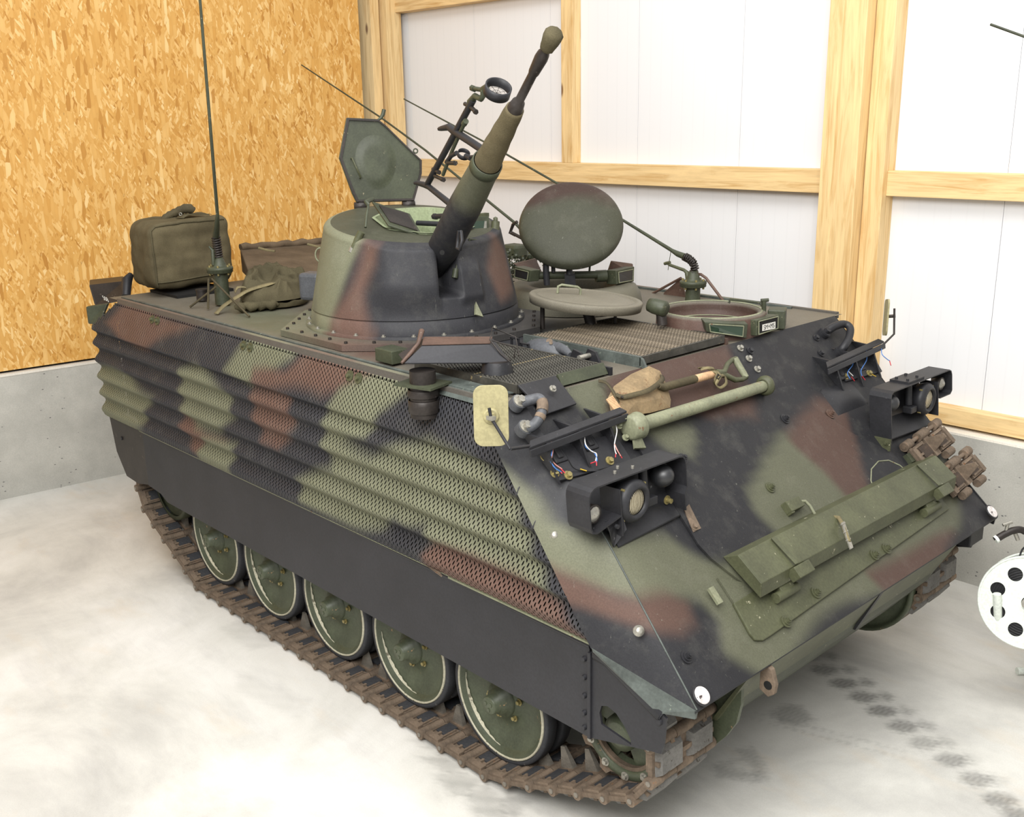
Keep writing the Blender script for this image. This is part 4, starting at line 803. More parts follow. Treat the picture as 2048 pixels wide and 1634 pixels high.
b = MB(); b.plate([(0.17, -1.165, 1.865), (0.17, -0.95, 1.865), gl(-0.96, 1.755, 0.022), gl(-1.14, 1.75, 0.022)], (0.006, 0, 0.008)); b.build('front_flap', 'black_paint', car, recalc=True, bevel=0.003)
b = MB(); b.bolt((0.251,-1.044,1.846), GN, 0.010, 0.010); b.build('mounting_bolt', 'bare_steel', car)
b = MB(); b.box((-0.16, 0.20, 1.835), (0.75, 0.02, 0.03)); b.build('grille_side_rail', 'brown_paint', car)
b = MB(); b.box((-0.17, -0.64, 1.838), (0.76, 0.016, 0.035)); b.build('grille_side_rail', 'black_paint', car)
b = MB(); b.box((-0.16, -0.445, 1.845), (0.75, 0.014, 0.05)); b.hexa([(0.21, -0.452, 1.83), (0.21, -0.438, 1.83), (0.26, -0.438, 1.80), (0.26, -0.452, 1.80)], [(0.21, -0.452, 1.868), (0.21, -0.438, 1.868), (0.225, -0.438, 1.86), (0.225, -0.452, 1.86)]); b.build('channel_rail', 'streaked_grey', car)
b = MB(); c = Vector((-0.30, -0.535, 1.835)); b.grid(lambda u, v: c+Vector((0.125*math.cos(v*PI), 0, 0))+Vector((0, 0.062*math.sin(v*PI)*math.cos(u*PI), 0.058*math.sin(v*PI)*math.sin(u*PI))), 14, 16); b.tube([(-0.22, -0.53, 1.86), (-0.16, -0.545, 1.862), (-0.11, -0.56, 1.848)], [0.03, 0.022, 0.014], 10)
b.build('filler_cover', 'blue_grey', car, label='blue-grey filler cover with rust spots')
for dx, dy, r in ((-0.26, -0.545, 0.016), (-0.235, -0.56, 0.009)): b = MB(); b.lathe([(0, r), (0.002, 0)], (dx, dy, 1.888), (dx+0.05, dy-0.04, 1.93), 9, False); b.build('rust_spot', 'rust', car)
for yy, xx in ((-0.585, -0.06), (-0.53, -0.02)): b = MB(); b.plate([(xx-0.04, yy, 1.83), (xx+0.06, yy, 1.83), (xx+0.035, yy, 1.875), (xx-0.01, yy, 1.885)], (0, 0.014, 0)); b.build('hinge_ear', 'black_paint', car, recalc=True)
b = MB(); b.cyl((-0.02, -0.60, 1.855), (-0.02, -0.51, 1.855), 0.012, n=12); b.build('hinge_bolt', 'bare_steel', car)
for x, y in ((-0.49, -0.55), (-0.36, -0.61)):
    b = MB(); b.box((x, y, 1.872), (0.055, 0.012, 0.008)); b.box((x-0.024, y, 1.85), (0.008, 0.012, 0.045)); b.box((x+0.024, y, 1.85), (0.008, 0.012, 0.045)); b.build('tie_down', 'black_paint', car)
b = MB(); b.box((-0.685, -1.145, 1.862), (0.13, 0.10, 0.062)); b.build('bracket_block', 'dark_olive', car, bevel=0.004)
b = MB(); b.tube([(-0.64, -1.10, 1.86)]+[(-0.60+0.006*i, -1.10+0.012*i, 1.87+0.02*math.sin(i)) for i in range(8)], 0.016, 8); b.build('hose_end', 'blue_grey', car)
# exhaust hood on two stub pipes
bl, br, tl, tr_, bk_l, bk_r = [Vector(x) for x in ((-0.224,-1.420,1.944), (-0.014,-1.026,1.910), (-0.230,-1.324,1.998), (-0.093,-1.068,1.983), (-0.290,-1.267,2.014), (-0.149,-1.003,1.993))]
nE = Vector((.88, -.47, 0)).normalized(); dz = -0.0
bbl, bbr = bl-nE*0.17, br-nE*0.17
b = MB(); b.add([bl, br, tr_, tl, bk_l, bk_r, bbr, bbl], [(0, 1, 2, 3), (3, 2, 5, 4), (4, 5, 6, 7), (0, 3, 4, 7), (1, 6, 5, 2)])
hood = b.build('exhaust_hood', 'skirt_black', car, recalc=True, label='black trapezoid sheet hood over the exhaust'); m = hood.modifiers.new('thickness', 'SOLIDIFY'); m.thickness = 0.006
b = MB(); b.plate([tl+Vector((0, 0, .003)), tr_+Vector((0, 0, .003)), bk_r+Vector((0, 0, .003)), bk_l+Vector((0, 0, .003))], (0, 0, 0.003)); b.build('hood_top', 'brown_paint', hood, recalc=True)
b = MB(); b.tube([bl+Vector((-.01, -.01, 0)), L3(bl, tl, .5)+Vector((-.012, -.012, 0)), tl+Vector((-.012, -.01, 0.01)), bk_l+Vector((-.01, 0, .03))], [0.006, 0.009, 0.008, 0.012], 8); b.build('hood_strap', 'brown_paint', hood)
b = MB(); b.tube([br, L3(br, tr_, .5)+nE*.006, tr_+Vector((0, 0, .02)), bk_r+Vector((.0, 0, .045)), bk_r+Vector((.06, .08, 0.0)), br+Vector((.0, .05, 0.02))], 0.003, 6); b.tube([tr_+Vector((0, 0, .02)), L3(tr_, br, .5)+Vector((0.03, .06, 0.02)), br+Vector((-.02, .04, 0.01))], 0.003, 6); b.build('wire_loop', 'dark_metal', hood)
P1 = Vector((-0.219,-1.336,1.885)); P2 = Vector((-0.068,-1.054,1.902))
def pipe(pt, zb, flange):
    b = MB(); b.lathe([(0, 0.058), (pt.z+0.015-zb, 0.055)], (pt.x, pt.y, zb), (pt.x, pt.y, zb+1), 28, True); pp = b.build('exhaust_pipe', 'dark_metal', car, label=None)
    if flange:
        b = MB(); b.box((pt.x, pt.y, 1.842), (0.19, 0.15, 0.010), Matrix.Rotation(0.25, 3, 'Z')); b.build('pipe_flange', 'dark_olive', pp)
        b = MB(); b.lathe([(0, 0.063), (0.004, 0.066), (0.05, 0.066), (0.054, 0.063)], (pt.x, pt.y, 1.72), (pt.x, pt.y, 2.72), 28, False); b.lathe([(0, 0.066), (0.012, 0.068), (0.03, 0.064)], (pt.x, pt.y, 1.79), (pt.x, pt.y, 2.79), 28, False); b.build('pipe_joint', 'dark_metal', pp)
    else:
        b = MB(); b.lathe([(0, 0.07), (0.03, 0.064), (0.05, 0.058)], (pt.x, pt.y, zb), (pt.x, pt.y, zb+1), 28, False); b.build('pipe_base', 'black_paint', pp)
pipe(P1, 1.70, True); pipe(P2, 1.865, False)
# driver's hatch ring, periscopes and swung-out lid
DC = Vector((-0.065, 0.45, -0.017)); b = MB()
b.lathe([(1.825, 0.285), (1.930, 0.280), (1.942, 0.272), (1.944, 0.262), (1.940, 0.240), (1.925, 0.232), (1.905, 0.236), (1.87, 0.222), (1.868, 0.210), (1.86, 0.208), (1.828, 0.205)], DC, DC+Vector((0, 0, 1)), 64, False)
ring_d = b.build('driver_hatch_ring', 'camo_paint', car, lambda V: np.where((V[:, 2] > 1.915)[:, None], (DUST*0.75)[None], np.where((np.hypot(V[:, 0]-DC.x, V[:, 1]-DC.y) > 0.27)[:, None], (BROWN*1.0)[None], (BROWN*0.7)[None]))); b = MB(); b.cyl(DC+Vector((0, 0, 1.826)), DC+Vector((0, 0, 1.829)), 0.207, n=40); b.build('hatch_well', 'dark_inside', ring_d)
b = MB(); b.lathe([(1.944, 0.262), (1.949, 0.258), (1.944, 0.252)], DC, DC+Vector((0, 0, 1)), 64, False); b.lathe([(1.873, 0.222), (1.876, 0.218), (1.872, 0.212)], DC, DC+Vector((0, 0, 1)), 64, False); b.build('ring_edge', 'pale_olive', ring_d)
def periscope(pts, depth, glassm, nm='periscope', inset=0.1, parent=None, frame='dark_olive'):
    q = [Vector(p) for p in pts]; n = (q[1]-q[0]).cross(q[3]-q[0]).normalized(); n = n if n.dot(cam.location-q[0]) > 0 else -n
    b = MB(); b.plate(q, -n*depth); o = b.build(nm, frame, parent or car, recalc=True, bevel=0.004)
    b = MB(); gq = [L3(L3(q[0], q[1], u), L3(q[3], q[2], u), v)+n*0.001 for u, v in ((inset, inset*1.6), (1-inset, inset*1.6), (1-inset, 1-inset), (inset, 1-inset))]; b.plate(gq, n*0.002); b.build('glass_pane', glassm, o, recalc=True)
    b = MB()
    for i in range(4): b.tube([gq[i]+n*0.003, gq[(i+1) % 4]+n*0.003], 0.003, 6)
    b.build('pane_frame', 'pale_olive', o)
    return o, n, gq
px1 = [(0.108,0.159,1.924), (0.244,0.329,1.907), (0.241,0.325,1.835), (0.112,0.172,1.873)]
periscope(px1, 0.075, 'prism_glass')
px2 = [(0.244,0.401,1.916), (0.240,0.607,1.914), (0.242,0.607,1.840), (0.248,0.401,1.836)]
o, n, gq = periscope(px2, 0.08, 'dark_inside', inset=0.07)
sg0, sg1, sg2, sg3 = [(lambda v: v+n*(n.dot(gq[0])-n.dot(v)+0.004))(Vector(x)) for x in ((0.245,0.445,1.887), (0.243,0.564,1.885), (0.245,0.564,1.849), (0.245,0.444,1.855))]
b = MB(); b.plate([sg0, sg1, sg2, sg3], n*0.0015); lab = b.build('sign_plate', 'white_plate', o, recalc=True)
def text_on(txt, p0, p1, p3, nrm, mat, parent, name, fill=0.82):
    cu = bpy.data.curves.new(name, 'FONT'); cu.body = txt; cu.size = 1.0; cu.extrude = 0.0; cu.align_x = 'CENTER'; cu.align_y = 'CENTER'
    to = bpy.data.objects.new(name+'_tmp', cu); COL.objects.link(to); bpy.context.view_layer.update()
    me = bpy.data.meshes.new_from_object(to.evaluated_get(bpy.context.evaluated_depsgraph_get())); COL.objects.unlink(to); bpy.data.objects.remove(to)
    V = np.array([v.co[:] for v in me.vertices]); mn, mx = V.min(0), V.max(0); e1 = Vector(p1)-Vector(p0); e2 = Vector(p3)-Vector(p0)
    b = MB(); vs = []
    for v in V:
        u = (v[0]-mn[0])/(mx[0]-mn[0])*fill+(1-fill)/2; w_ = (1-(v[1]-mn[1])/(mx[1]-mn[1]))*fill*0.9+(1-fill*0.9)/2
        vs.append(Vector(p0)+e1*u+e2*w_+Vector(nrm)*0.0024)
    b.add(vs, [tuple(p.vertices) for p in me.polygons]); return b.build(name, mat, parent)
text_on('SM+MS', sg0, sg1, sg3, n, 'letter_black', o, 'sign_lettering')
b = MB(); b.box((0.17, 0.70, 1.875), (0.09, 0.11, 0.10), Matrix.Rotation(0.5, 3, 'Z')); b.build('periscope', 'dark_olive', car, bevel=0.006)
b = MB(); b.tube([(-0.037,0.566,1.947), (-0.037,0.574,1.964), (0.129,0.600,1.964), (0.137,0.608,1.946)], 0.007, 8); b.cyl((0.153,0.603,1.914), (0.153,0.599,1.975), 0.012, n=12); b.cyl((0.142,0.588,1.977), (0.168,0.617,1.979), 0.010, n=8); b.build('hatch_lock', 'dark_olive', car)
LC = Vector((-0.520,-0.011,2.000)); NLd = (Vector((0, 0, 1))+Vector((.68, .73, 0))*0.10+Vector((0.73, -0.68, 0))*(-0.01)).normalized()
b = MB(); b.lathe([(-0.048, 0.25), (-0.045, 0.290), (-0.006, 0.296), (0.0, 0.290), (0.003, 0.262), (-0.008, 0.257), (-0.004, 0.250), (0.002, 0.20), (0.006, 0.0)], LC, LC+NLd, 72, False); lidd = b.build('driver_hatch_lid', 'camo_paint', car, flat(DUST*0.9+GREEN*0.18), label='round driver hatch lid swung out flat over the roof')
b = MB(); q0, q1 = Vector((-0.636,-0.103,2.020)), Vector((-0.564,-0.009,2.000)); b.tube([q0, q0+NLd*0.035, L3(q0, q1, .15)+NLd*0.045, L3(q0, q1, .85)+NLd*0.045, q1+NLd*0.035, q1], 0.007, 8); b.build('lid_handle', 'pale_olive', lidd)
b = MB(); b.tube([LC-Vector((.0, 0, .04)), (LC.x+0.05, LC.y, 1.83)], 0.03, 10); b.build('lid_support', 'dark_metal', lidd); b = MB(); b.tube([LC+Vector((-.18, -.14, -.03)), (LC.x-.18, LC.y-.14, 1.83)], 0.012, 8); b.build('lid_support', 'dark_metal', lidd); b = MB(); b.tube([LC+Vector((-.02, .02, -.05)), LC+Vector((.10, .06, -.05)), LC+Vector((.14, .07, -.08)), LC+Vector((.14, .07, -.13))], 0.009, 8); b.build('lid_support', 'dark_metal', lidd)
b = MB(); b.lathe([(0, 0), (0, 0.034), (0.02, 0.038), (0.10, 0.042), (0.11, 0.032), (0.11, 0)], (-0.170,0.080,1.994), (-0.084,0.222,1.934), 24, False) if False else b.lathe([(-0.05, 0), (-0.05, 0.034), (-0.02, 0.04), (0.04, 0.04), (0.05, 0.030), (0.05, 0)], (-0.133,0.098,1.978), Vector((-0.133,0.098,1.978))+Vector((.62, .1, -.1)).normalized(), 22, False)
b.build('lid_pivot', 'dark_olive', car); b = MB(); b.cyl((-0.123,0.110,1.950), (-0.111,0.109,1.888), 0.026, n=14); b.build('pivot_post', 'dark_metal', car)
# commander's cupola
CC = Vector((-1.10, 0.50, 0)); b = MB(); b.lathe([(1.825, 0.415), (1.90, 0.40), (1.94, 0.375), (1.955, 0.33), (1.955, 0.27), (1.93, 0.25), (1.83, 0.25)], CC, CC+Vector((0, 0, 1)), 64, False)
cup = b.build('commander_cupola', 'camo_paint', car, flat(DUST*0.5+GREEN*0.35)); b = MB(); b.cyl(CC+Vector((0, 0, 1.828)), CC+Vector((0, 0, 1.832)), 0.26, n=40); b.build('hatch_well', 'dark_inside', cup)
periscope([(-1.206,0.127,2.082), (-1.049,0.108,2.075), (-1.060,0.103,2.010), (-1.212,0.126,2.015)], 0.07, 'dark_lens', parent=cup)
periscope([(-0.826,0.573,2.044), (-0.865,0.784,2.040), (-0.866,0.783,1.951), (-0.823,0.580,1.962)], 0.07, 'dark_lens', parent=cup)
for qs in (((-0.959,0.655,2.011), (-0.946,0.675,2.077), (-0.944,0.864,2.040), (-0.911,0.835,1.985)), ((-1.324,0.238,2.074), (-1.304,0.400,2.091), (-1.205,0.354,2.022), (-1.216,0.243,2.025))):
    b = MB(); q = [Vector(x) for x in qs]; b.plate(q, (-0.02, 0.012, 0)); b.build('periscope_guard', 'brown_paint', cup, recalc=True, bevel=0.004)
b = MB(); b.cyl((-1.094,0.160,2.037), (-0.888,0.489,2.024), 0.022, n=16); b.lathe([(-0.03, 0.034), (0.03, 0.034)], (-0.884,0.510,2.014), Vector((-0.884,0.510,2.014))+Vector((.5, .85, 0)).normalized(), 20, True); b.build('hinge_bar', 'dark_olive', cup)
b = MB(); b.hexa([(-0.951,0.277,2.046), (-0.931,0.338,2.046), (-0.917,0.336,1.968), (-0.943,0.272,1.973)][::-1], [(-1.003,0.331,2.040), (-0.977,0.387,2.042), (-0.964,0.385,1.963), (-0.990,0.321,1.968)][::-1]); b.tube([(-0.941,0.307,2.043), (-0.941,0.303,2.114)], [0.020, 0.014], 10); b.build('hinge_arm', 'black_paint', cup, recalc=True)
b = MB(); b.tube([(-1.024,0.209,1.984), (-1.028,0.206,2.069), (-1.026,0.206,2.134)], 0.018, 8); b.tube([(-1.010,0.248,2.052), (-1.012,0.247,2.123)], 0.012, 8); b.build('hinge_arm', 'black_paint', cup)
b = MB(); b.tube([(-0.915,0.442,2.019), (-0.910,0.449,2.124)], 0.006, 6); b.build('stay_rod', 'dark_olive', cup)
LC2 = Vector((-1.015,0.398,2.303)); vd = (cam.location-LC2).normalized(); ND = (Vector((vd.x, vd.y, 0)).normalized()*math.cos(math.radians(42))+Vector((0, 0, 1))*math.sin(math.radians(42))).normalized()
b = MB(); pr = [(-0.035, 0.0), (-0.035, 0.22), (-0.028, 0.275), (-0.010, 0.295), (0.0, 0.298), (0.014, 0.292)]+[(0.014+0.075*math.sin(a), 0.292*math.cos(a)) for a in [i*PI/2/14 for i in range(1, 14)]]+[(0.089, 0.0)]
b.lathe(pr, LC2, LC2+ND, 64, False)
def paint_dome(V):
    up = np.clip((V[:, 2]-LC2.z-0.10+0.03*np.sin(V[:, 0]*14))/0.06, 0, 1)[:, None]; return (GREEN*0.42)[None]*(1-up)+(BROWN*0.5)[None]*up
b.build('domed_hatch_lid', 'camo_paint', cup, paint_dome, label='domed round hatch lid standing open, green with brown top')
# antennas
def base_unit(foot, H, parent, tilt=None):
    f_ = Vector(foot); b = MB()
    b.lathe([(0, 0.046), (H*0.5, 0.044), (H, 0.044)], f_, f_+Vector((0, 0, 1)), 24, True); f_ = f_+Vector((0, 0, H-0.20)); o = b.build('aerial_mount', 'dark_olive', parent)
    b = MB(); b.lathe([(0.195, 0.074), (0.198, 0.078), (0.212, 0.078), (0.214, 0.080), (0.226, 0.080), (0.230, 0.076), (0.232, 0.045), (0.245, 0.040), (0.29, 0.024), (0.295, 0.0)], f_, f_+Vector((0, 0, 1)), 32, False); b.build('aerial_flange', 'dark_olive', o)
    for k in range(6):
        a = k*PI/3+0.4; b = MB(); b.bolt(f_+Vector((0.062*math.cos(a), 0.062*math.sin(a), 0.230)), (0, 0, 1), 0.007, 0.008, False); b.build('flange_bolt', 'brass_bolt', o); b = MB(); b.bolt(f_+Vector((0.062*math.cos(a), 0.062*math.sin(a), 0.196)), (0, 0, -1), 0.007, 0.010, False); b.build('flange_bolt', 'brass_bolt', o)
    return o, f_+Vector((0, 0, 0.29))
def spring(mb, pts, r, turns, rw=0.004):
    P_ = [Vector(p) for p in pts]; cum = [0]
    for i in range(1, len(P_)): cum.append(cum[-1]+(P_[i]-P_[i-1]).length)
    out = []; n = turns*10
    for k in range(n+1):
        s_ = cum[-1]*k/n; i = max(j for j in range(len(cum)) if cum[j] <= s_+1e-9); i = min(i, len(P_)-2); t = (s_-cum[i])/(cum[i+1]-cum[i]); c = L3(P_[i], P_[i+1], t)
        ax = (P_[i+1]-P_[i]).normalized(); u = ax.orthogonal().normalized(); w_ = ax.cross(u); a = k*2*PI/10; out.append(c+(u*math.cos(a)+w_*math.sin(a))*r)
    mb.tube(out, rw, 5); mb.tube(P_, r*0.45, 8)
F1 = (-2.719,-0.914,1.830)
o1, t1 = base_unit(F1, 0.20, car)
b = MB(); s1 = t1+Vector((-0.002, -.004, 0.12)); spring(b, [t1-Vector((0, 0, 0.01)), s1], 0.024, 9, 0.0065); b.build('aerial_spring', 'dark_metal', o1)
b = MB(); r0 = Vector((-2.535,-0.990,2.386)); b.tube([s1, L3(s1, r0, .55), r0, L3(r0, (-2.385,-1.050,3.541), .5), (-2.385,-1.050,3.541), (-2.356,-1.060,3.687)], [0.022, 0.018, 0.010, 0.009, 0.008, 0.008], 10); b.build('aerial_rod', 'dark_olive', o1, label='upright dark green whip rod')
b = MB(); b.tube([(-2.779,-1.102,1.830), (-2.648,-0.986,1.952)], 0.007, 8); b.tube([(-2.629,-1.061,1.830), (-2.657,-1.024,2.007)], 0.007, 8); b.tube([(-2.214,-1.018,1.830), (-2.642,-1.010,2.003)], 0.006, 8); b.build('stay_leg', 'dark_strap', o1)
b = MB(); b.tube([(-2.732,-0.963,2.186), (-2.714,-0.952,2.165), (-2.718,-0.953,2.074)], [0.006, 0.012, 0.012], 6); b.build('tie_down_hook', 'dark_olive', o1)
o2, t2 = base_unit((-0.634,1.050,1.822), 0.095, car)
b = MB(); sp2 = [t2-Vector((0, 0, .012)), (-0.623,1.050,2.012), (-0.632,1.050,2.047), (-0.662,1.050,2.071), (-0.703,1.050,2.085)]; spring(b, sp2, 0.022, 10, 0.005); b.build('aerial_spring', 'dark_metal', o2)
b = MB(); b.tube([(-0.703,1.050,2.085), (-0.752,1.050,2.096), (-0.797,1.050,2.113), (-1.191,1.050,2.273), (-1.764,1.050,2.481), (-2.408,1.050,2.720), (-3.362,1.050,3.050)], [0.020, 0.018, 0.012, 0.009, 0.008, 0.007, 0.005], 8); b.build('aerial_rod', 'dark_olive', o2, label='whip rod bent down and tied forward')
b = MB(); b.tube([(-0.668,1.050,1.933), (-0.681,1.050,1.992), (-0.704,1.050,2.004), (-0.810,1.050,2.025), (-0.837,1.050,2.035)], [0.016, 0.014, 0.010, 0.009, 0.007], 8); b.cyl((-0.852,1.050,2.030), (-0.810,1.050,2.040), 0.010, n=8); b.tube([(-0.824,1.050,1.993), (-0.818,1.050,2.039), (-0.805,1.050,2.110)], 0.002, 4); b.build('tie_down_hook', 'olive', o2)
b = MB(); b.tube([(-0.634,1.080,1.984), (-0.601,1.080,1.984), (-0.564,1.080,1.967), (-0.465,1.120,1.838)], 0.009, 8); b.tube([(-1.042,1.150,1.804), (-0.778,1.120,1.941)], 0.008, 8); gd = b.build('brush_guard', 'brown_paint', car)
b = MB(); b.plate([(-0.968,1.150,1.771), (-0.923,1.150,1.839), (-0.801,1.150,1.935), (-0.759,1.150,1.804)], (0, 0.01, 0)); b.build('guard_plate', 'brown_paint', car, recalc=True)
b = MB(); b.tube([(-2.118,1.000,2.122), (-2.168,1.000,2.132), (-2.136,1.000,2.192), (-2.096,1.000,2.212)], 0.012, 8); b.tube([(-2.148,1.000,2.134), (-2.034,1.000,2.100)], 0.012, 8); b.build('tie_down_hook', 'dark_metal', car)
b = MB(); b.tube([(-2.043,1.000,2.154), (-2.116,1.000,2.204), (-3.071,1.000,2.682), (-3.590,1.000,2.916), (-4.665,1.000,3.353)], [0.011, 0.010, 0.008, 0.007, 0.005], 8); b.build('aerial_rod', 'dark_olive', car, label='second whip rod bent over behind the turret')
o3 = base_unit((-1.984,1.000,1.893), 0.09, car)
b = MB(); b.box((-1.827,0.723,2.062), (0.14, 0.12, 0.09)); b.build('roof_box', 'dark_olive', car, bevel=0.02)
rn = random.Random(5)
b = MB()
cN = Vector((-1.660,0.554,1.998))
for k in range(420):
    p = cN+Vector((rn.gauss(0, .07), rn.gauss(0, .07), rn.gauss(0, .035))); a = Vector((rn.gauss(0, 1), rn.gauss(0, 1), rn.gauss(0, 1))).normalized()*0.011; c_ = a.orthogonal().normalized()*0.008; b.add([p-a, p+c_, p+a, p-c_], [(0, 1, 2, 3)])
tag(b.build('camouflage_net', 'dark_olive', None), 'bunched dark green camouflage net on the roof behind the turret', 'net', kind='stuff')
b = MB(); b.box((-2.099,-0.646,1.973), (0.14, 0.12, 0.16), Matrix.Rotation(0.4, 3, 'Z')); b.build('turret_bustle_box', 'blue_grey', car, bevel=0.02)
# rear cargo hatch cover with rolled canvas
A1, A2 = Vector((-3.700,-0.235,2.025)), Vector((-3.700,0.482,2.005)); A2 = A1+(A2-A1)*1.8; B1, B2 = Vector((-3.000,-0.560,1.935)), Vector((-3.000,-0.035,1.905)); B2 = B1+(B2-B1)*2.1
b = MB(); b.hexa([B1-Vector((0, 0, .03)), B2-Vector((0, 0, .03)), A2-Vector((0, 0, .17)), A1-Vector((0, 0, .17))], [B1, B2, A2, A1]); rh = b.build('rear_hatch_cover', 'canvas_brown', car, recalc=True, bevel=0.01, label='brown canvas-covered rear hatch')
b = MB(); n_ = 30; b.tube([L3(A1, A2, i/n_)+Vector((0.01, 0, 0.012+0.006*math.sin(i*1.7))) for i in range(n_+1)], [0.026+0.004*math.sin(i*2.3) for i in range(n_+1)], 10); b.build('canvas_roll', 'canvas_brown', rh)
b = MB(); b.box(((B1.x+B2.x)/2+0.02, (B1.y+B2.y)/2, B1.z-0.06), (0.03, (B2-B1).length, 0.05)); b.build('hatch_edge', 'dark_metal', rh)
for u in (0.1, 0.42): b = MB(); q = L3(A1, A2, u); b.tube([q+Vector((.04, 0, 0.0)), q+Vector((.12, 0.03, -.015)), q+Vector((.16, .06, -.02))], 0.012, 6); b.build('canvas_tab', 'khaki_strap', rh)
b = MB(); b.box((-3.30, 0.35, 1.85), (0.5, 1.2, 0.06)); b.build('hatch_frame', 'dark_metal', car)
# rear stowage bin and bracket
b = MB(); q = [Vector(x) for x in ((-4.021,-1.222,1.852), (-4.086,-0.942,1.840), (-3.868,-1.021,1.739), (-3.884,-1.252,1.727))]; b.plate(q, (-0.25, 0.10, 0)); bn = b.build('stowage_bin', 'dark_metal', car, recalc=True, bevel=0.01, label='dark brown bin behind the roof edge marked in white')
nn = (q[1]-q[0]).cross(q[3]-q[0]).normalized(); nn = nn if nn.dot(cam.location-q[0]) > 0 else -nn
t0_, t1_, t3_ = Vector((-3.913,-1.183,1.797)), Vector((-3.879,-1.145,1.802)), Vector((-3.898,-1.189,1.744))
pn = nn.dot(q[0])
fixp = lambda v: v+nn*(pn+0.03-nn.dot(v))
text_on('508', fixp(t0_), fixp(t1_), fixp(t3_), nn, 'letter_white', bn, 'number_lettering', 0.95)
b = MB(); q = [Vector(x) for x in ((-3.861,-1.324,1.733), (-3.746,-1.219,1.755), (-3.766,-1.287,1.617), (-3.855,-1.325,1.618))]; b.plate(q, (-0.03, 0.03, 0)); b.build('rear_bracket', 'dark_olive', car, recalc=True, bevel=0.008)
b = MB(); b.tube([(-3.725,-1.097,1.792), (-3.775,-1.056,1.891), (-3.792,-1.017,1.922)], [0.03, 0.035, 0.02], 10); b.build('rear_hook', 'black_paint', car)
# ---------------------------------------------------------------- front fittings
# folding trim vane: thin raised plate, half-round cover, long folded channel with clamps
def gpl(pts, th, off=0.006):
    q = [Vector(p)+GN*off for p in pts]; return q, GN*th
b = MB(); q, t = gpl([(0.420,-0.766,1.620), (0.431,0.338,1.609), (0.438,0.437,1.602), (0.497,0.452,1.543), (0.534,0.468,1.506), gl(0.62, 1.36), gl(0.80, 1.25), gl(0.84, 1.15), gl(0.84, 1.0), gl(-0.80, 1.0), gl(-0.80, 1.14), (0.942,-0.691,1.098), (0.899,-0.727,1.141), (0.845,-0.769,1.195), (0.794,-0.788,1.246), (0.745,-0.785,1.295), (0.546,-0.780,1.494)], 0.010)
n_ = len(q); ctr_ = sum(q, Vector())/n_
b.plate(q, t); o = b.build('trim_vane', 'camo_paint', car, recalc=True)
# densify the vane so its paint follows the pattern
bm = bmesh.new(); bm.from_mesh(o.data); off_ = WPOS[o]
for _ax, _rng in ((1, np.arange(-0.85, 0.9, 0.03)), (2, np.arange(0.95, 1.75, 0.03))):
    for v_ in _rng:
        co = Vector((0, v_, 0)) if _ax == 1 else Vector((0, 0, v_)); no = Vector((0, 1, 0)) if _ax == 1 else Vector((0, 0, 1))
        bmesh.ops.bisect_plane(bm, geom=bm.verts[:]+bm.edges[:]+bm.faces[:], plane_co=co-off_, plane_no=no)
bm.to_mesh(o.data); bm.free()
V = np.array([v.co[:] for v in o.data.vertices])+np.array(off_); colr = paint_front(V)
if 'paint' in o.data.color_attributes: o.data.color_attributes.remove(o.data.color_attributes['paint'])
a_ = o.data.color_attributes.new('paint', 'FLOAT_COLOR', 'POINT'); a_.data.foreach_set('color', np.c_[colr, np.ones(len(V))].astype(np.float32).ravel())
vane = o
b = MB(); q, t = gpl([(1.012,0.367,1.028), (0.925,0.433,1.115), (0.848,0.494,1.192), (0.814,0.557,1.226), (0.800,0.650,1.240), (0.812,0.730,1.228), (0.845,0.788,1.195), (0.888,0.814,1.152), (0.932,0.822,1.108), (0.996,0.850,1.044)], 0.008, 0.012)
b.tube([p+GN*0.004 for p in q], 0.0035, 6); b.build('cover_seam', 'pale_olive', car)
b = MB(); q, t = gpl([(0.980,-0.804,1.060), (0.980,-0.776,1.060), (0.976,-0.635,1.064), gl(0.92, 1.10), gl(0.92, 0.985), (1.104,-0.730,0.936), (1.104,-0.777,0.936), (1.093,-0.813,0.947), (1.073,-0.819,0.967)], 0.014, 0.004)
b.plate(q, t); b.build('lower_vane_plate', 'olive', car, recalc=True, bevel=0.004)
b = MB(); b.box(gl(-0.885, 1.10, 0.03), (0.012, 0.03, 0.07), Matrix.Rotation(-PI/4, 3, 'Y')); b.build('vane_clip', 'pale_olive', car)
# channel: folded sheet, seen from the front as sloping top and front lip
def chan(y, k):   # k: 0 rear foot, 1 rear top, 2 front top, 3 front lower lip
    return {0: gl(y, 1.185, 0.015), 1: gl(y, 1.165, 0.085), 2: gl(y, 1.065, 0.105), 3: gl(y, 1.035, 0.060)}[k]
ya, yb = -0.70, 1.00
b = MB(); vs = [chan(y, k) for y in (ya, yb) for k in range(4)]; b.add(vs, [(0, 1, 5, 4), (1, 2, 6, 5), (2, 3, 7, 6)]); b.add([vs[0], vs[1], vs[2], vs[3]], [(0, 1, 2, 3)]); b.add([vs[4], vs[5], vs[6], vs[7]], [(0, 3, 2, 1)])
ch = b.build('vane_channel', 'olive', car, recalc=True, label='long folded olive channel across the glacis'); m = ch.modifiers.new('thickness', 'SOLIDIFY'); m.thickness = 0.006; bb = ch.modifiers.new('bevel', 'BEVEL'); bb.width = 0.008; bb.segments = 2
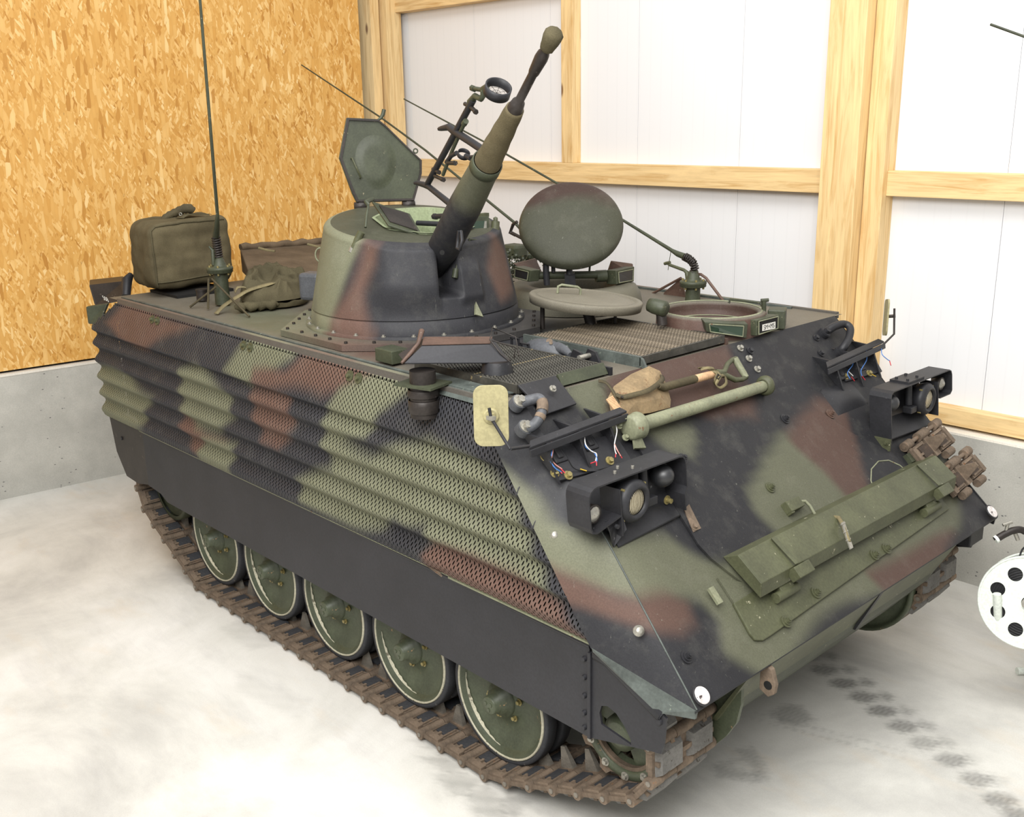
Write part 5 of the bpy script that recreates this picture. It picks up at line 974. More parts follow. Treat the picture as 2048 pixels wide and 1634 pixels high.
for y in (-0.47, 0.80):
    b = MB(); w_ = 0.03; q = [chan(y-w_, 1)+GN*0.006, chan(y+w_, 1)+GN*0.006, chan(y+w_, 2)+GN*0.008, chan(y-w_, 2)+GN*0.008]; b.plate([chan(y-0.012, 1)+GN*0.004, chan(y+0.012, 1)+GN*0.004, chan(y+0.012, 2)+GN*0.012, chan(y-0.012, 2)+GN*0.012], GN*0.008)
    b.box(chan(y+0.02, 2)+GT*0.03-GN*0.005, (0.05, 0.11, 0.05), Matrix.Rotation(PI/4, 3, 'Y')); b.build('channel_clamp', 'olive', ch, recalc=True, bevel=0.003)
    b = MB(); b.cyl(gl(y-0.13, 1.015, 0.035), gl(y+0.02, 1.015, 0.035), 0.022, n=14); b.box(gl(y-0.05, 1.03, 0.03), (0.05, 0.09, 0.05), Matrix.Rotation(PI/4, 3, 'Y')); b.build('hinge_knuckle', 'olive', car, bevel=0.004)
b = MB(); b.tube([(0.939,-0.033,1.171), (0.958,-0.025,1.196), (0.985,-0.019,1.197), (1.032,-0.068,1.192), (1.060,-0.088,1.164), (1.084,-0.103,1.140)], 0.010, 6); b.build('buckle_strap', 'khaki_strap', ch)
b = MB(); q0, q1 = Vector((1.028,-0.070,1.203)), Vector((1.101,-0.114,1.116)); b.plate([q0+Vector((0, -.012, 0)), q0+Vector((0, .012, 0)), q1+Vector((0, .012, 0)), q1+Vector((0, -.012, 0))], GN*0.006); 
for t_ in (0.1, 0.4, 0.7): b.tube([L3(q0, q1, t_)+Vector((0, -.016, .006)), L3(q0, q1, t_)+Vector((0, .016, .006))], 0.004, 6)
b.build('strap_buckle', 'bare_steel', ch, recalc=True)
b = MB(); b.box((0.833,-0.154,1.249), (0.05, 0.10, 0.05), Matrix.Rotation(PI/4, 3, 'Y')); b.box((0.828,-0.193,1.240), (0.06, 0.02, 0.06), Matrix.Rotation(PI/4, 3, 'Y')); b.build('spring_bracket', 'olive', car, bevel=0.004)
b = MB(); b.tube([(0.843,-0.108,1.260), (0.853,-0.083,1.258), (0.873,-0.073,1.238), (0.936,-0.080,1.168), (0.952,-0.079,1.130)], 0.007, 8); b.build('vane_rod', 'pale_olive', car)
# bolts on the glacis
for p, mt in (((0.743,-0.193,1.322), 'olive'), ((0.554,0.205,1.511), 'black_paint'), ((0.559,-0.582,1.506), 'black_paint'), ((0.587,0.559,1.467), 'brown_paint'), ((0.923,0.185,1.142), 'olive'), ((0.915,-0.603,1.142), 'olive'), ((1.044,-1.166,1.004), 'black_paint'), ((1.081,-0.344,0.987), 'olive'), ((1.074,0.157,0.994), 'olive'), ((1.076,0.263,0.992), 'olive'), ((1.107,-0.606,0.961), 'olive'), ((0.959,-0.058,1.109), 'black_paint')):
    b = MB(); P_ = Vector(p); b.cyl(P_, P_+GN*0.004, 0.026, n=16); b.cyl(P_+GN*0.004, P_+GN*0.010, 0.018, n=14); b.cyl(P_+GN*0.010, P_+GN*0.022, 0.013, 0.012, 6); b.cyl(P_+GN*0.022, P_+GN*0.027, 0.007, n=8); b.build('glacis_bolt', mt, car)
for p in ((0.298,0.265,1.751), (0.344,0.272,1.704), (0.251,0.258,1.797)):
    b = MB(); b.bolt(p, GN, 0.012, 0.014); b.build('bare_bolt', 'bare_steel', car)
for p in ((0.271,0.316,1.778), (0.293,0.889,1.755), (0.358,0.836,1.691), (0.439,0.946,1.609)):
    b = MB(); b.bolt(p, GN, 0.013, 0.012); b.build('glacis_bolt', 'black_paint', car)
for p in ((0.508,-1.300,1.364), (0.916,-1.285,1.106)):
    b = MB(); nn_ = Vector((0.66, -0.5, 0.56)).normalized(); b.lathe([(0, 0.021), (0.004, 0.021), (0.006, 0.015), (0.014, 0.013), (0.016, 0.009), (0.016, 0.0)], Vector(p)+nn_*0.0, Vector(p)+nn_, 18, False); b.build('cheek_bolt', 'bare_steel', car)
# ribbed swelling in front of the driver
b = MB(); b.grid(lambda u, v: gl(0.62+0.30*u, 1.50-0.03*math.cos(v*PI*2)*0+0.055*(v-0.5)*2, 0.004+0.02*math.sin(v*PI)*math.sin(u*PI)**0.6), 16, 14); b.build('plate_swelling', 'black_paint', car)
b = MB(); b.plate([(-0.36, -1.262, 1.832), (0.10, -1.262, 1.832), (0.16, -1.175, 1.836), (-0.36, -1.175, 1.836)], (0, 0, 0.005)); b.plate([(-0.36, -1.262, 1.832), (0.10, -1.262, 1.832), (0.10, -1.288, 1.795), (-0.19, -1.288, 1.795), (-0.20, -1.268, 1.82), (-0.36, -1.268, 1.82)], (0, 0.004, 0.004)); b.build('edge_flange', 'streaked_grey', car, recalc=True)
# towing and lifting gear
for sg in (-1, 1):
    b = MB(); y0 = -0.80 if sg < 0 else -0.55
    b.plate([(1.13, y0-0.012, 0.88), (1.13, y0-0.012, 0.76), (1.17, y0-0.012, 0.74), (1.195, y0-0.012, 0.76), (1.20, y0-0.012, 0.80), (1.18, y0-0.012, 0.86)], (0, 0.024, 0)); (b if sg < 0 else MB().box((1.0, 0.5, 0.7), (0.05, 0.02, 0.05))).build('tow_lug', 'rust' if sg < 0 else 'dark_olive', car, recalc=True, bevel=0.003)
    if sg < 0: b = MB(); b.cyl((1.168, y0-0.0135, 0.79), (1.168, y0+0.0135, 0.79), 0.018, n=16); b.build('lug_hole', 'dark_inside', car)
    rc = Vector((1.150, sg*1.222, 0.912)); b = MB(); b.lathe([(0.008, 0.039), (0.012, 0.039), (0.013, 0.037)], rc, rc+GN, 30, True); rf = b.build('reflector', 'black_paint', car)
    b = MB(); b.lathe([(0.013, 0.033), (0.016, 0.031)], rc, rc+GN, 30, True); b.build('reflector_face', 'reflector_white', rf)
horseshoe = {-1: ([(0.257,-1.229,1.826), (0.277,-1.191,1.834), (0.304,-1.174,1.842), (0.330,-1.181,1.830), (0.348,-1.201,1.805), (0.358,-1.228,1.781), (0.351,-1.249,1.760), (0.336,-1.277,1.747)], [(0.252,-1.233,1.830), (0.331,-1.277,1.752)]), 1: ([(0.295,0.983,1.773), (0.313,1.031,1.798), (0.334,1.095,1.805), (0.367,1.102,1.787), (0.394,1.048,1.745), (0.403,0.986,1.707), (0.385,0.981,1.684)], [(0.296,0.972,1.773), (0.388,0.975,1.680)])}
for sg in (-1, 1):
    pts, bs = horseshoe[sg]; b = MB()
    def cr(P_, n=4):
        out = []
        for i in range(len(P_)-1):
            p0 = Vector(P_[max(i-1, 0)]); p1 = Vector(P_[i]); p2 = Vector(P_[i+1]); p3 = Vector(P_[min(i+2, len(P_)-1)])
            for k in range(n): t = k/n; out.append(0.5*((2*p1)+(-p0+p2)*t+(2*p0-5*p1+4*p2-p3)*t*t+(-p0+3*p1-3*p2+p3)*t**3))
        return out+[Vector(P_[-1])]
    pp = cr(pts); nn2 = len(pp); b.tube(pp, [0.024-0.004*math.sin(i/nn2*PI) for i in range(nn2)], 10)
    for q in bs: b.cyl(Vector(q)-GN*0.03, Vector(q)+GN*0.006, 0.032, n=16)
    lo = b.build('lifting_eye', 'blue_grey' if sg < 0 else 'black_paint', car, label='heavy bent lifting eye with rust on its bend' if sg < 0 else None)
    for q in bs: b = MB(); b.bolt(Vector(q)+GN*0.006, GN, 0.018, 0.018); b.build('eye_bolt', 'bare_steel' if sg < 0 else 'black_paint', lo)
    if sg < 0: b = MB(); b.tube(pp[11:17], 0.0232, 10); b.tube(pp[18:21], 0.0225, 10); b.build('rust_patch', 'rust', lo)
# discharger shelves: sloping ledge on ribs, bolted foot plate, loose wires
def shelf(sg, E0, E1, wires, footq, bolts):
    E0 = Vector(E0); E1 = Vector(E1); d_ = (E1-E0); b = MB()
    dn = Vector((0.75, 0, -0.30)).normalized(); back = Vector((-0.8, 0, 0.35)).normalized(); 
    c0_, c1_ = L3(E0, E1, 0.06), L3(E0, E1, 0.98)
    b.plate([E0, E1, c1_+back*0.032, c0_+back*0.032], (0, 0, 0.010)); b.plate([E0, E1, E1+Vector((0.004, 0, -0.028)), E0+Vector((0.004, 0, -0.028))], (0.008, 0, 0))
    sh = b.build('discharger_shelf', 'black_paint', car, recalc=True, bevel=0.002, label='black shelf on ribs with loose wires')
    for t_ in (0.16, 0.48, 0.80):
        P_ = L3(E0, E1, t_); f_ = gl(P_.y+0.02, P_.z-0.13, 0.01); r_ = gl(P_.y, P_.z+0.02, 0.0)
        b = MB(); b.plate([P_+Vector((-.004, 0, -.01)), P_+back*0.03, r_, f_+GT*0.02, f_+GT*0.05], (0, 0.012, 0)); b.build('shelf_rib', 'black_paint', sh, recalc=True)
    b = MB(); fq = [Vector(x) for x in footq]; b.plate(fq, GN*0.012); b.build('foot_plate', 'black_paint', sh, recalc=True, bevel=0.003)
    for q in bolts: b = MB(); b.bolt(q, GN, 0.0125, 0.012); b.build('foot_bolt', 'brass_bolt', sh)
    for k, (cn, pts) in enumerate(wires): b = MB(); pp = cr(pts, 5); b.tube(pp, 0.0024, 6); b.build('wire', cn, sh)
    for t_ in (0.32, 0.64):
        P_ = L3(E0, E1, t_); q = gl(P_.y, P_.z-0.085, 0.014); b = MB(); b.box(q, (0.08, 0.07, 0.02), Matrix.Rotation(PI/4, 3, 'Y')); b.box(q+GN*0.012, (0.05, 0.03, 0.012), Matrix.Rotation(PI/4, 3, 'Y')); b.build('socket_block', 'black_paint', sh, bevel=0.006)
    return sh
W1 = [('wire_pink', [(0.423,-1.227,1.702), (0.446,-1.242,1.678), (0.460,-1.264,1.651), (0.467,-1.253,1.629), (0.477,-1.226,1.605)]), ('wire_blue', [(0.426,-1.226,1.702), (0.456,-1.260,1.669), (0.464,-1.274,1.646), (0.478,-1.264,1.619), (0.485,-1.238,1.598)]), ('wire_red', [(0.477,-1.230,1.606), (0.491,-1.223,1.591)]), ('wire_red', [(0.481,-1.242,1.602), (0.490,-1.238,1.593)]),
      ('wire_blue', [(0.421,-1.041,1.704), (0.447,-1.064,1.677), (0.460,-1.071,1.651), (0.476,-1.043,1.627), (0.492,-1.043,1.604), (0.493,-1.050,1.589)]), ('wire_white', [(0.426,-1.044,1.701), (0.459,-1.074,1.666), (0.474,-1.058,1.637), (0.483,-1.036,1.621), (0.492,-1.051,1.598)]), ('wire_red', [(0.489,-1.077,1.593), (0.494,-1.050,1.596)]), ('wire_red', [(0.496,-1.050,1.594), (0.502,-1.056,1.581)]),
      ('wire_white', [(0.426,-0.862,1.699), (0.451,-0.878,1.673), (0.474,-0.918,1.637), (0.489,-0.933,1.614), (0.497,-0.933,1.599)]), ('wire_pink', [(0.477,-0.922,1.634), (0.496,-0.928,1.615), (0.507,-0.919,1.590)]), ('wire_red', [(0.502,-0.917,1.594), (0.509,-0.913,1.580)]), ('wire_red', [(0.491,-0.929,1.605), (0.501,-0.943,1.588)]),
      ('black_cable', [(0.478,-1.190,1.633), (0.486,-1.168,1.596), (0.495,-1.115,1.573), (0.519,-1.055,1.564), (0.545,-0.966,1.551)]), ('wire_yellow', [(0.490,-1.136,1.585), (0.501,-1.113,1.574)])]
near_shelf = shelf(-1, (0.455,-1.377,1.712), (0.437,-0.801,1.730), W1, [(0.384,-1.272,1.661), (0.406,-0.845,1.639), (0.502,-0.848,1.544), (0.485,-1.258,1.561)], [(0.417,-1.259,1.646), (0.469,-1.258,1.593), (0.488,-0.964,1.575), (0.487,-1.203,1.575)])
W2 = [('wire_blue', [(0.450,0.998,1.675), (0.478,0.955,1.633), (0.493,0.876,1.604), (0.508,0.878,1.574)]), ('wire_white', [(0.488,0.889,1.609), (0.503,0.917,1.580)]), ('wire_red', [(0.505,0.899,1.578), (0.513,0.917,1.555)]), ('wire_blue', [(0.452,1.137,1.673), (0.480,1.092,1.631), (0.501,1.001,1.596), (0.514,0.990,1.568)]), ('wire_red', [(0.514,0.990,1.568), (0.524,1.008,1.545)]),
      ('wire_blue', [(0.476,1.253,1.677), (0.515,1.188,1.652), (0.540,1.198,1.627), (0.551,1.211,1.616)]), ('wire_red', [(0.549,1.210,1.618), (0.569,1.190,1.598)]), ('wire_yellow', [(0.510,1.095,1.559), (0.525,1.121,1.543)])]
far_shelf = shelf(1, (0.503,0.651,1.665), (0.476,1.279,1.692), W2, [(0.432,0.868,1.614), (0.434,1.244,1.611), (0.502,1.219,1.543), (0.492,0.859,1.554)], [(0.481,0.874,1.581), (0.501,1.089,1.561)])
# rear-view mirrors, seen from behind / edge on
def rrect(w_, h_, r, n=6):
    out = []
    for cx_, cy_, a0 in ((w_/2-r, h_/2-r, 0), (-w_/2+r, h_/2-r, PI/2), (-w_/2+r, -h_/2+r, PI), (w_/2-r, -h_/2+r, 3*PI/2)):
        for k in range(n+1): a = a0+PI/2*k/n; out.append((cx_+r*math.cos(a), cy_+r*math.sin(a)))
    return out
mc = Vector((0.403,-1.516,1.863)); mn = (cam.location-mc); mn.z *= 0.3; mn.normalize(); mn = (mn+Vector((0.1, -0.1, 0))).normalized(); mu = Vector((0, 0, 1)); mu = (mu-mn*mu.dot(mn)).normalized(); mr = mu.cross(mn)
q = [mc+mr*x+mu*(z+0.0) for x, z in rrect(0.127, 0.226, 0.035)]
b = MB(); b.plate(q, -mn*0.010); mir = b.build('mirror', 'sand_paint', car, recalc=True, bevel=0.002, label='sand-coloured back of the wing mirror')
b = MB(); b.plate([p-mn*0.0102 for p in [mc+(x-mc)*0.96 for x in q]], -mn*0.002); b.build('mirror_glass', 'bare_steel', mir, recalc=True)
b = MB(); b.lathe([(0, 0.030), (0.006, 0.029), (0.009, 0.024)], mc, mc+mn, 24, True); b.box(mc+mn*0.018, (0.022, 0.022, 0.03)); b.build('mirror_boss', 'sand_paint', mir)
b = MB(); m0 = mc+mn*0.03; b.tube([m0+mr*-0.006+mu*0.036, m0, (0.505,-1.520,1.762)], 0.006, 8); b.tube([(0.505,-1.520,1.762), Vector((0.444,-1.367,1.723))], 0.007, 8); b.build('mirror_arm', 'black_paint', mir)
b = MB(); b.box(mc+mn*0.032, (0.03, 0.02, 0.014)); b.build('mirror_clamp', 'bare_steel', mir)
m2 = Vector((0.448,1.344,1.819)); rr2 = Vector((0.94, -0.05, 0.1)).normalized(); b = MB()
n2 = Vector((-0.80, -0.55, 0.0)).normalized(); vd2 = (cam.location-m2).normalized(); e2 = (vd2+Vector((.12, .14, 0))).normalized(); s2 = e2.cross(Vector((0, 0, 1))).normalized(); u2 = s2.cross(e2)
q = [m2+e2*x*0.8+Vector((0, 0, 1))*z for x, z in rrect(0.13, 0.20, 0.03)]; b.plate(q, s2*0.009); mi2 = b.build('mirror', 'sand_paint', car, recalc=True, label='far wing mirror seen edge on')
b = MB(); b.tube([(0.466,1.288,1.678), (0.498,1.340,1.735), (0.489,1.338,1.874)], 0.006, 8); b.tube([(0.457,1.337,1.827), (0.491,1.354,1.831)], 0.009, 8); b.build('mirror_arm', 'dark_metal', mi2)
# headlamp boxes
def headlamp_box(C0, W, tilt, flip, lbl):
    # C0 left front top corner seen from the front, x forward; W width along +y; profile in local (a across 0..W, z down)
    C0 = Vector(C0); ex = Vector((0, 1, 0)); 
    if tilt: ex = Vector((math.sin(tilt), math.cos(tilt), 0))
    fw = Vector((ex.y, -ex.x, 0)); dn = Vector((0.10, 0, -1)).normalized()
    def p(a, z, dpt=0.0):
        if flip: a = W-a
        return C0+ex*a+dn*z-fw*dpt
    out = []
    r = 0.03
    prof_ = [(0.03, 0.170), (0.008, 0.163), (0.0, 0.145), (0.0, 0.045), (0.004, 0.026), (0.014, 0.012), (0.030, 0.003), (0.048, 0.0), (W-0.04, 0.0), (W-0.018, 0.004), (W-0.005, 0.016), (W, 0.036), (W, 0.13), (W-0.016, 0.16), (W-0.016, 0.225)]
    if flip: prof_ = [(0.0, 0.115), (0.0, 0.03), (0.009, 0.009), (0.03, 0.0), (W-0.03, 0.0), (W-0.009, 0.009), (W, 0.03), (W, 0.25)]
    b = MB(); n = len(prof_); vs = [p(a, z, 0) for a, z in prof_]+[p(a, z, 0.115) for a, z in prof_]; b.add(vs, [(i, i+1, n+i+1, n+i) for i in range(n-1)])
    if not flip: b.add([p(0.03, 0.170, 0), p(0.17, 0.140, 0), p(0.17, 0.140, .115), p(0.03, 0.170, .115)], [(0, 1, 2, 3)])
    else: b.add([p(0, 0.115, 0), p(0.02, 0.13, 0), p(0.02, 0.13, .115), p(0, 0.115, .115), p(0.14, 0.13, 0), p(0.14, 0.13, .115)], [(0, 1, 2, 3), (1, 4, 5, 2)])
    hb = b.build('headlamp_box', 'black_paint', car, recalc=True, label=lbl); m = hb.modifiers.new('thickness', 'SOLIDIFY'); m.thickness = 0.006; m.offset = 0
    for o_ in (hb,): o_.data.polygons.foreach_set('use_smooth', [False]*len(o_.data.polygons))
    b = MB(); zb = 0.24; b.plate([p(0.17, 0.02, 0.10), p(W-0.01, 0.02, 0.10), p(W-0.01, zb-0.03, 0.10), p(0.17, 0.225, 0.10)], -fw*0.006); b.plate([p(0.17, 0.19, 0.10), p(W-0.02, 0.17, 0.10), p(W-0.02, 0.25, 0.03), p(0.17, 0.27, 0.03)], Vector((0, 0, -0.006))); b.build('back_plate', 'black_paint', hb, recalc=True)
    b = MB(); b.plate([p(0.165, 0.04, 0.0), p(0.165, 0.04, 0.1), p(0.165, 0.22, 0.1), p(0.165, 0.22, 0.0)], ex*0.005); b.build('divider', 'black_paint', hb, recalc=True)
    lc = p(0.262, 0.115, 0.02); 
    b = MB(); b.lathe([(-0.07, 0.04), (-0.05, 0.074), (-0.01, 0.086), (0.002, 0.086), (0.012, 0.080), (0.024, 0.066), (0.026, 0.056), (0.012, 0.050)], lc, lc+fw, 40, False); hl = b.build('headlamp', 'black_paint', hb)
    b = MB(); b.lathe([(0.008, 0.051), (0.016, 0.038), (0.020, 0.018), (0.021, 0.0)], lc, lc+fw, 40, False); b.build('headlamp_glass', 'headlamp_glass', hl)
    for k in range(4): a = PI/4+k*PI/2; qn = lc+ex*0.084*math.cos(a)+Vector((0, 0, 0.084*math.sin(a)))-fw*0.01; b = MB(); b.bolt(qn, fw, 0.006, 0.012, False); b.build('lamp_screw', 'brass_bolt', hl)
    sc_ = p(0.055, 0.075 if flip else 0.112, 0.035); b = MB(); b.lathe([(-0.05, 0.02), (-0.02, 0.036), (0.0, 0.038), (0.006, 0.034), (0.004, 0.030)], sc_, sc_+fw, 28, False); sl_ = b.build('marker_lamp', 'dark_metal', hb)
    b = MB(); b.lathe([(0.004, 0.030), (0.018, 0.010), (0.020, 0.0)], sc_, sc_+fw, 12, False); b.build('marker_glass', 'bare_steel', sl_)
    dc = p(W-0.085, 0.075, 0.045); b = MB(); b.lathe([(-0.05, 0.030), (-0.02, 0.048)]+[(-0.02+0.06*math.sin(a), 0.048*math.cos(a)) for a in [i*PI/2/8 for i in range(1, 9)]], dc, dc+(fw+Vector((0, 0, 0.25))).normalized(), 28, False); b.build('blackout_dome', 'dark_lens', hb)
    b = MB(); b.cyl(p(0.37, 0.02, 0.06), p(0.37, 0.13, 0.06), 0.018, n=14); b.box(p(0.38, 0.15, 0.05), (0.05, 0.06, 0.035)); b.build('cable_socket', 'black_paint', hb, bevel=0.004)
    b = MB(); b.bolt(p(W-0.06, 0.185, 0.06), fw, 0.012, 0.02); b.build('socket_bolt', 'brass_bolt', hb)
    if not flip:
        b = MB(); k0 = p(0.10, 0.15, 0.02); b.plate([k0, p(0.19, 0.14, 0.02), p(0.19, 0.20, 0.0), gl(p(0.14, 0, 0).y+0.01, 1.335, 0.01), p(0.11, 0.19, 0.01)], -fw*0.006); b.bolt(p(0.14, 0.175, 0.008), fw, 0.010, 0.008, False); b.build('gusset', 'black_paint', hb, recalc=True)
    else:
        b = MB(); e0 = p(W, 0.235, 0.0)-ex*0.004; e1 = p(W, 0.235, 0.115)-ex*0.004; b.plate([e0, e1+fw*(-0.01), e1+Vector((0, 0, -.03)), L3(e0, e1, .7)+Vector((0, 0, -.075)), e0+Vector((0, 0, -.06))], -ex*0.008); b.bolt(L3(e0, e1, .2)+Vector((0, 0, -.02))-ex*.008, -ex, .009, .006); b.bolt(L3(e0, e1, .8)+Vector((0, 0, -.02))-ex*.008, -ex, .009, .006); b.build('gusset', 'olive', hb, recalc=True)
    return hb, p
hbn, pn_ = headlamp_box((0.720,-1.340,1.609), 0.565, 0.0, False, 'black headlamp box nearest the side armour')
for uvw in ((0.20, -0.003, 0.05), (0.29, -0.003, 0.04), (0.25, -0.003, 0.08)): b = MB(); b.bolt(pn_(*uvw), (0, 0, 1), 0.007, 0.006, False); b.build('box_rivet', 'bare_steel', hbn)
hbf, pf_ = headlamp_box((0.780,0.788,1.564), 0.67, 0.0, True, 'black headlamp box nearest the timber wall')
b = MB(); b.plate([pf_(0.47, -0.002, 0.01), pf_(0.30, -0.002, 0.01), pf_(0.30, -0.002, 0.112), pf_(0.47, -0.002, 0.112)], (0, 0, 0.012)); b.build('top_strap', 'black_paint', hbf, recalc=True)
for uvw in ((0.44, -0.012, 0.03), (0.34, -0.012, 0.03), (0.44, -0.012, 0.09), (0.34, -0.012, 0.09)): b = MB(); b.bolt(pf_(*uvw), (0, 0, 1), 0.008, 0.008, False); b.build('strap_bolt', 'black_paint', hbf)
b = MB(); b.tube([(0.533,-0.967,1.549), (0.535,-1.186,1.534), (0.542,-1.263,1.526)], 0.004, 6); b.build('lamp_cable', 'black_cable', car)
b = MB(); b.plate([(0.695,-0.749,1.362), (0.688,-0.707,1.369), (0.765,-0.726,1.292), (0.766,-0.777,1.291)], GN*0.008); b.bolt((0.758,-0.757,1.310), GN, 0.012, 0.01); b.build('retaining_strap', 'rust', car, recalc=True)
# spare track links bolted on the far corner
def spare(c, rot, nm='spare_track_link'):
    c = Vector(c); yv = Vector((0.10, 1, 0.02)).normalized(); xv = (GT*0.98+Vector((0, 0.10, 0))).normalized(); zv = xv.cross(yv).normalized(); yv = zv.cross(xv)
    f = lambda p: c+xv*p.x*1.0+yv*p.y*0.95+zv*p.z
    b = MB(); link_mesh(b, f); return b.build(nm, ['rust', 'dark_rust', 'rust', 'dark_rust'], car, label='rusty spare track link')
spare((0.868,1.093,1.236), 0); spare((1.009,1.174,1.094), 0)
b = MB(); b.box((0.845,0.905,1.209), (0.05, 0.05, 0.04), Matrix.Rotation(PI/4, 3, 'Y')); b.build('link_holder', 'dark_olive', car)
b = MB(); b.box((1.06, 1.19, 0.79), (0.10, 0.16, 0.10)); b.build('bump_stop', 'black_paint', car, bevel=0.006)
# pale tube lying across the glacis
ta, tb = Vector((0.460,-0.760,1.672)), Vector((0.456,0.166,1.662)); td = (tb-ta).normalized()
b = MB(); b.lathe([(0, 0.030), ((tb-ta).length, 0.027)], ta, ta+td, 24, True); tbo = b.build('storage_tube', 'pale_olive', car, label='pale green tube lying across the glacis')
b = MB(); b.lathe([(-0.055, 0.0), (-0.055, 0.040), (-0.050, 0.052), (-0.01, 0.054), (0.0, 0.058), (0.006, 0.058), (0.008, 0.046), (0.012, 0.030)], ta, ta+td, 32, False); b.build('tube_cap', 'pale_olive', tbo)
b = MB(); b.plate([ta-td*0.02+Vector((0, -.03, .0))+GT*0.01, ta-td*0.02+GT*0.02, gl(ta.y+0.01, ta.z-0.11, 0.02), gl(ta.y-0.05, ta.z-0.10, 0.02)], GN*0.01)
for uu in ((0.433,-0.820,1.706), (0.429,-0.843,1.682), (0.451,-0.827,1.632)): b.bolt(uu, GN, 0.010, 0.012)
b.build('tube_bracket', 'pale_olive', tbo, recalc=True)
b = MB(); b.lathe([(-0.012, 0.030), (-0.012, 0.040), (0.0, 0.042), (0.004, 0.048), (0.020, 0.048), (0.022, 0.040), (0.022, 0.0)], tb, tb+td, 28, False); b.build('tube_end_ring', 'olive', tbo)
# ---------------------------------------------------------------- shovel strapped above the tube
shv = empty('shovel', (0.348,-0.389,1.720), None, 'rusty shovel with wooden D-handle strapped across the glacis above the pale tube', 'shovel')
bl_ = [(0.334,-0.801,1.777), (0.304,-0.730,1.807), (0.281,-0.593,1.830), (0.271,-0.460,1.840), (0.292,-0.409,1.812), (0.347,-0.427,1.757), (0.395,-0.459,1.708), (0.418,-0.493,1.686), (0.415,-0.625,1.689), (0.400,-0.770,1.703), (0.372,-0.826,1.731)]
q = [Vector(x) for x in bl_]; cc_ = sum(q, Vector())/len(q)
b = MB(); nn_ = len(q)
vs = [cc_+GN*0.03]+[L3(cc_, x, 0.55)+GN*0.022 for x in q]+q; fs = [(0, 1+(i+1) % nn_, 1+i) for i in range(nn_)]+[(1+i, 1+(i+1) % nn_, 1+nn_+(i+1) % nn_, 1+nn_+i) for i in range(nn_)]; b.add(vs, fs, False); o = b.build('blade', 'shovel_blade', shv, recalc=True); m = o.modifiers.new('thickness', 'SOLIDIFY'); m.thickness = 0.003; o['label'] = 'rust-spotted steel blade'
b = MB(); 
for i in range(12):
    t_ = i/11; b.tube([L3((0.342,-0.820,1.771), (0.390,-0.814,1.724), t_), L3((0.345,-0.783,1.780), (0.398,-0.780,1.727), t_)], 0.004, 5)
b.build('blade_wrap', 'tool_wood', shv)['kind'] = 'stuff'
h0, h1 = Vector((0.373,-0.488,1.766)), Vector((0.371,-0.259,1.761)); b = MB(); b.tube([L3(cc_, h0, .6)+GN*0.03, h0, L3(h0, h1, .5), h1], [0.012, 0.018, 0.019, 0.019], 12); b.build('socket', 'dark_strap', shv)
b = MB(); b.tube([h1-Vector((0, .01, 0)), (0.368,-0.112,1.757)], 0.0185, 14); b.build('shaft', 'tool_wood', shv, label='bare pale wooden shaft')
dA = (0.367,-0.095,1.758); b = MB(); b.tube([dA, (0.372,-0.040,1.753), (0.348,0.020,1.777), (0.337,0.074,1.787), (0.336,0.104,1.789)], [0.018, 0.013, 0.012, 0.011, 0.010], 8); b.tube([dA, (0.373,-0.032,1.738), (0.395,0.017,1.709), (0.401,0.065,1.703), (0.397,0.107,1.707)], [0.018, 0.014, 0.013, 0.012, 0.011], 8); b.build('handle_yoke', 'olive', shv)
b = MB(); b.cyl((0.338,0.089,1.790), (0.398,0.101,1.706), 0.017, 0.015, 14); b.build('hand_grip', 'pale_olive', shv)
def strap(pts, w_, nm, mt, par, up=None):
    b = MB(); P_ = cr([Vector(x) for x in pts], 5); vs = []
    for i, p_ in enumerate(P_):
        t_ = (P_[min(i+1, len(P_)-1)]-P_[max(i-1, 0)]).normalized(); s_ = t_.cross(up or GN).normalized(); vs += [p_+s_*w_/2, p_-s_*w_/2]
    b.add(vs, [(2*i, 2*i+1, 2*i+3, 2*i+2) for i in range(len(P_)-1)], True); o = b.build(nm, mt, par); m = o.modifiers.new('thickness', 'SOLIDIFY'); m.thickness = 0.003; return o
strap([(0.353,-0.773,1.786), (0.371,-0.749,1.775), (0.384,-0.688,1.776), (0.394,-0.619,1.780), (0.382,-0.534,1.792), (0.345,-0.458,1.794), (0.301,-0.413,1.796)], 0.022, 'leather_strap', 'dark_strap', shv)
strap([(0.244,-0.761,1.824), (0.267,-0.739,1.815), (0.323,-0.761,1.795), (0.356,-0.773,1.769), (0.377,-0.765,1.719), (0.361,-0.737,1.693)], 0.016, 'web_strap', 'dark_strap', shv)
b = MB(); b.cyl((0.374,-0.762,1.776), Vector((0.374,-0.762,1.776))+GN*0.006, 0.006, n=10); b.build('stud', 'dark_metal', shv)
strap([(0.297,-0.130,1.772), (0.327,-0.133,1.784), (0.372,-0.129,1.774), (0.393,-0.124,1.763), (0.392,-0.137,1.732), (0.372,-0.115,1.710)], 0.018, 'tie_strap', 'khaki_strap', shv)
strap([(0.380,-0.114,1.773), (0.406,-0.118,1.755), (0.413,-0.157,1.726), (0.411,-0.122,1.700), (0.401,-0.062,1.710), (0.385,-0.057,1.740), (0.401,-0.108,1.752)], 0.014, 'tie_strap', 'khaki_strap', shv)
strap([(0.366,-0.111,1.780), (0.367,-0.159,1.793), (0.342,-0.177,1.783)], 0.014, 'tie_strap', 'khaki_strap', shv)
b = MB(); b.tube([(0.405,-0.148,1.755), (0.402,-0.129,1.765), (0.411,-0.122,1.756), (0.414,-0.141,1.746)], 0.003, 6, True); b.build('buckle', 'dark_metal', shv)
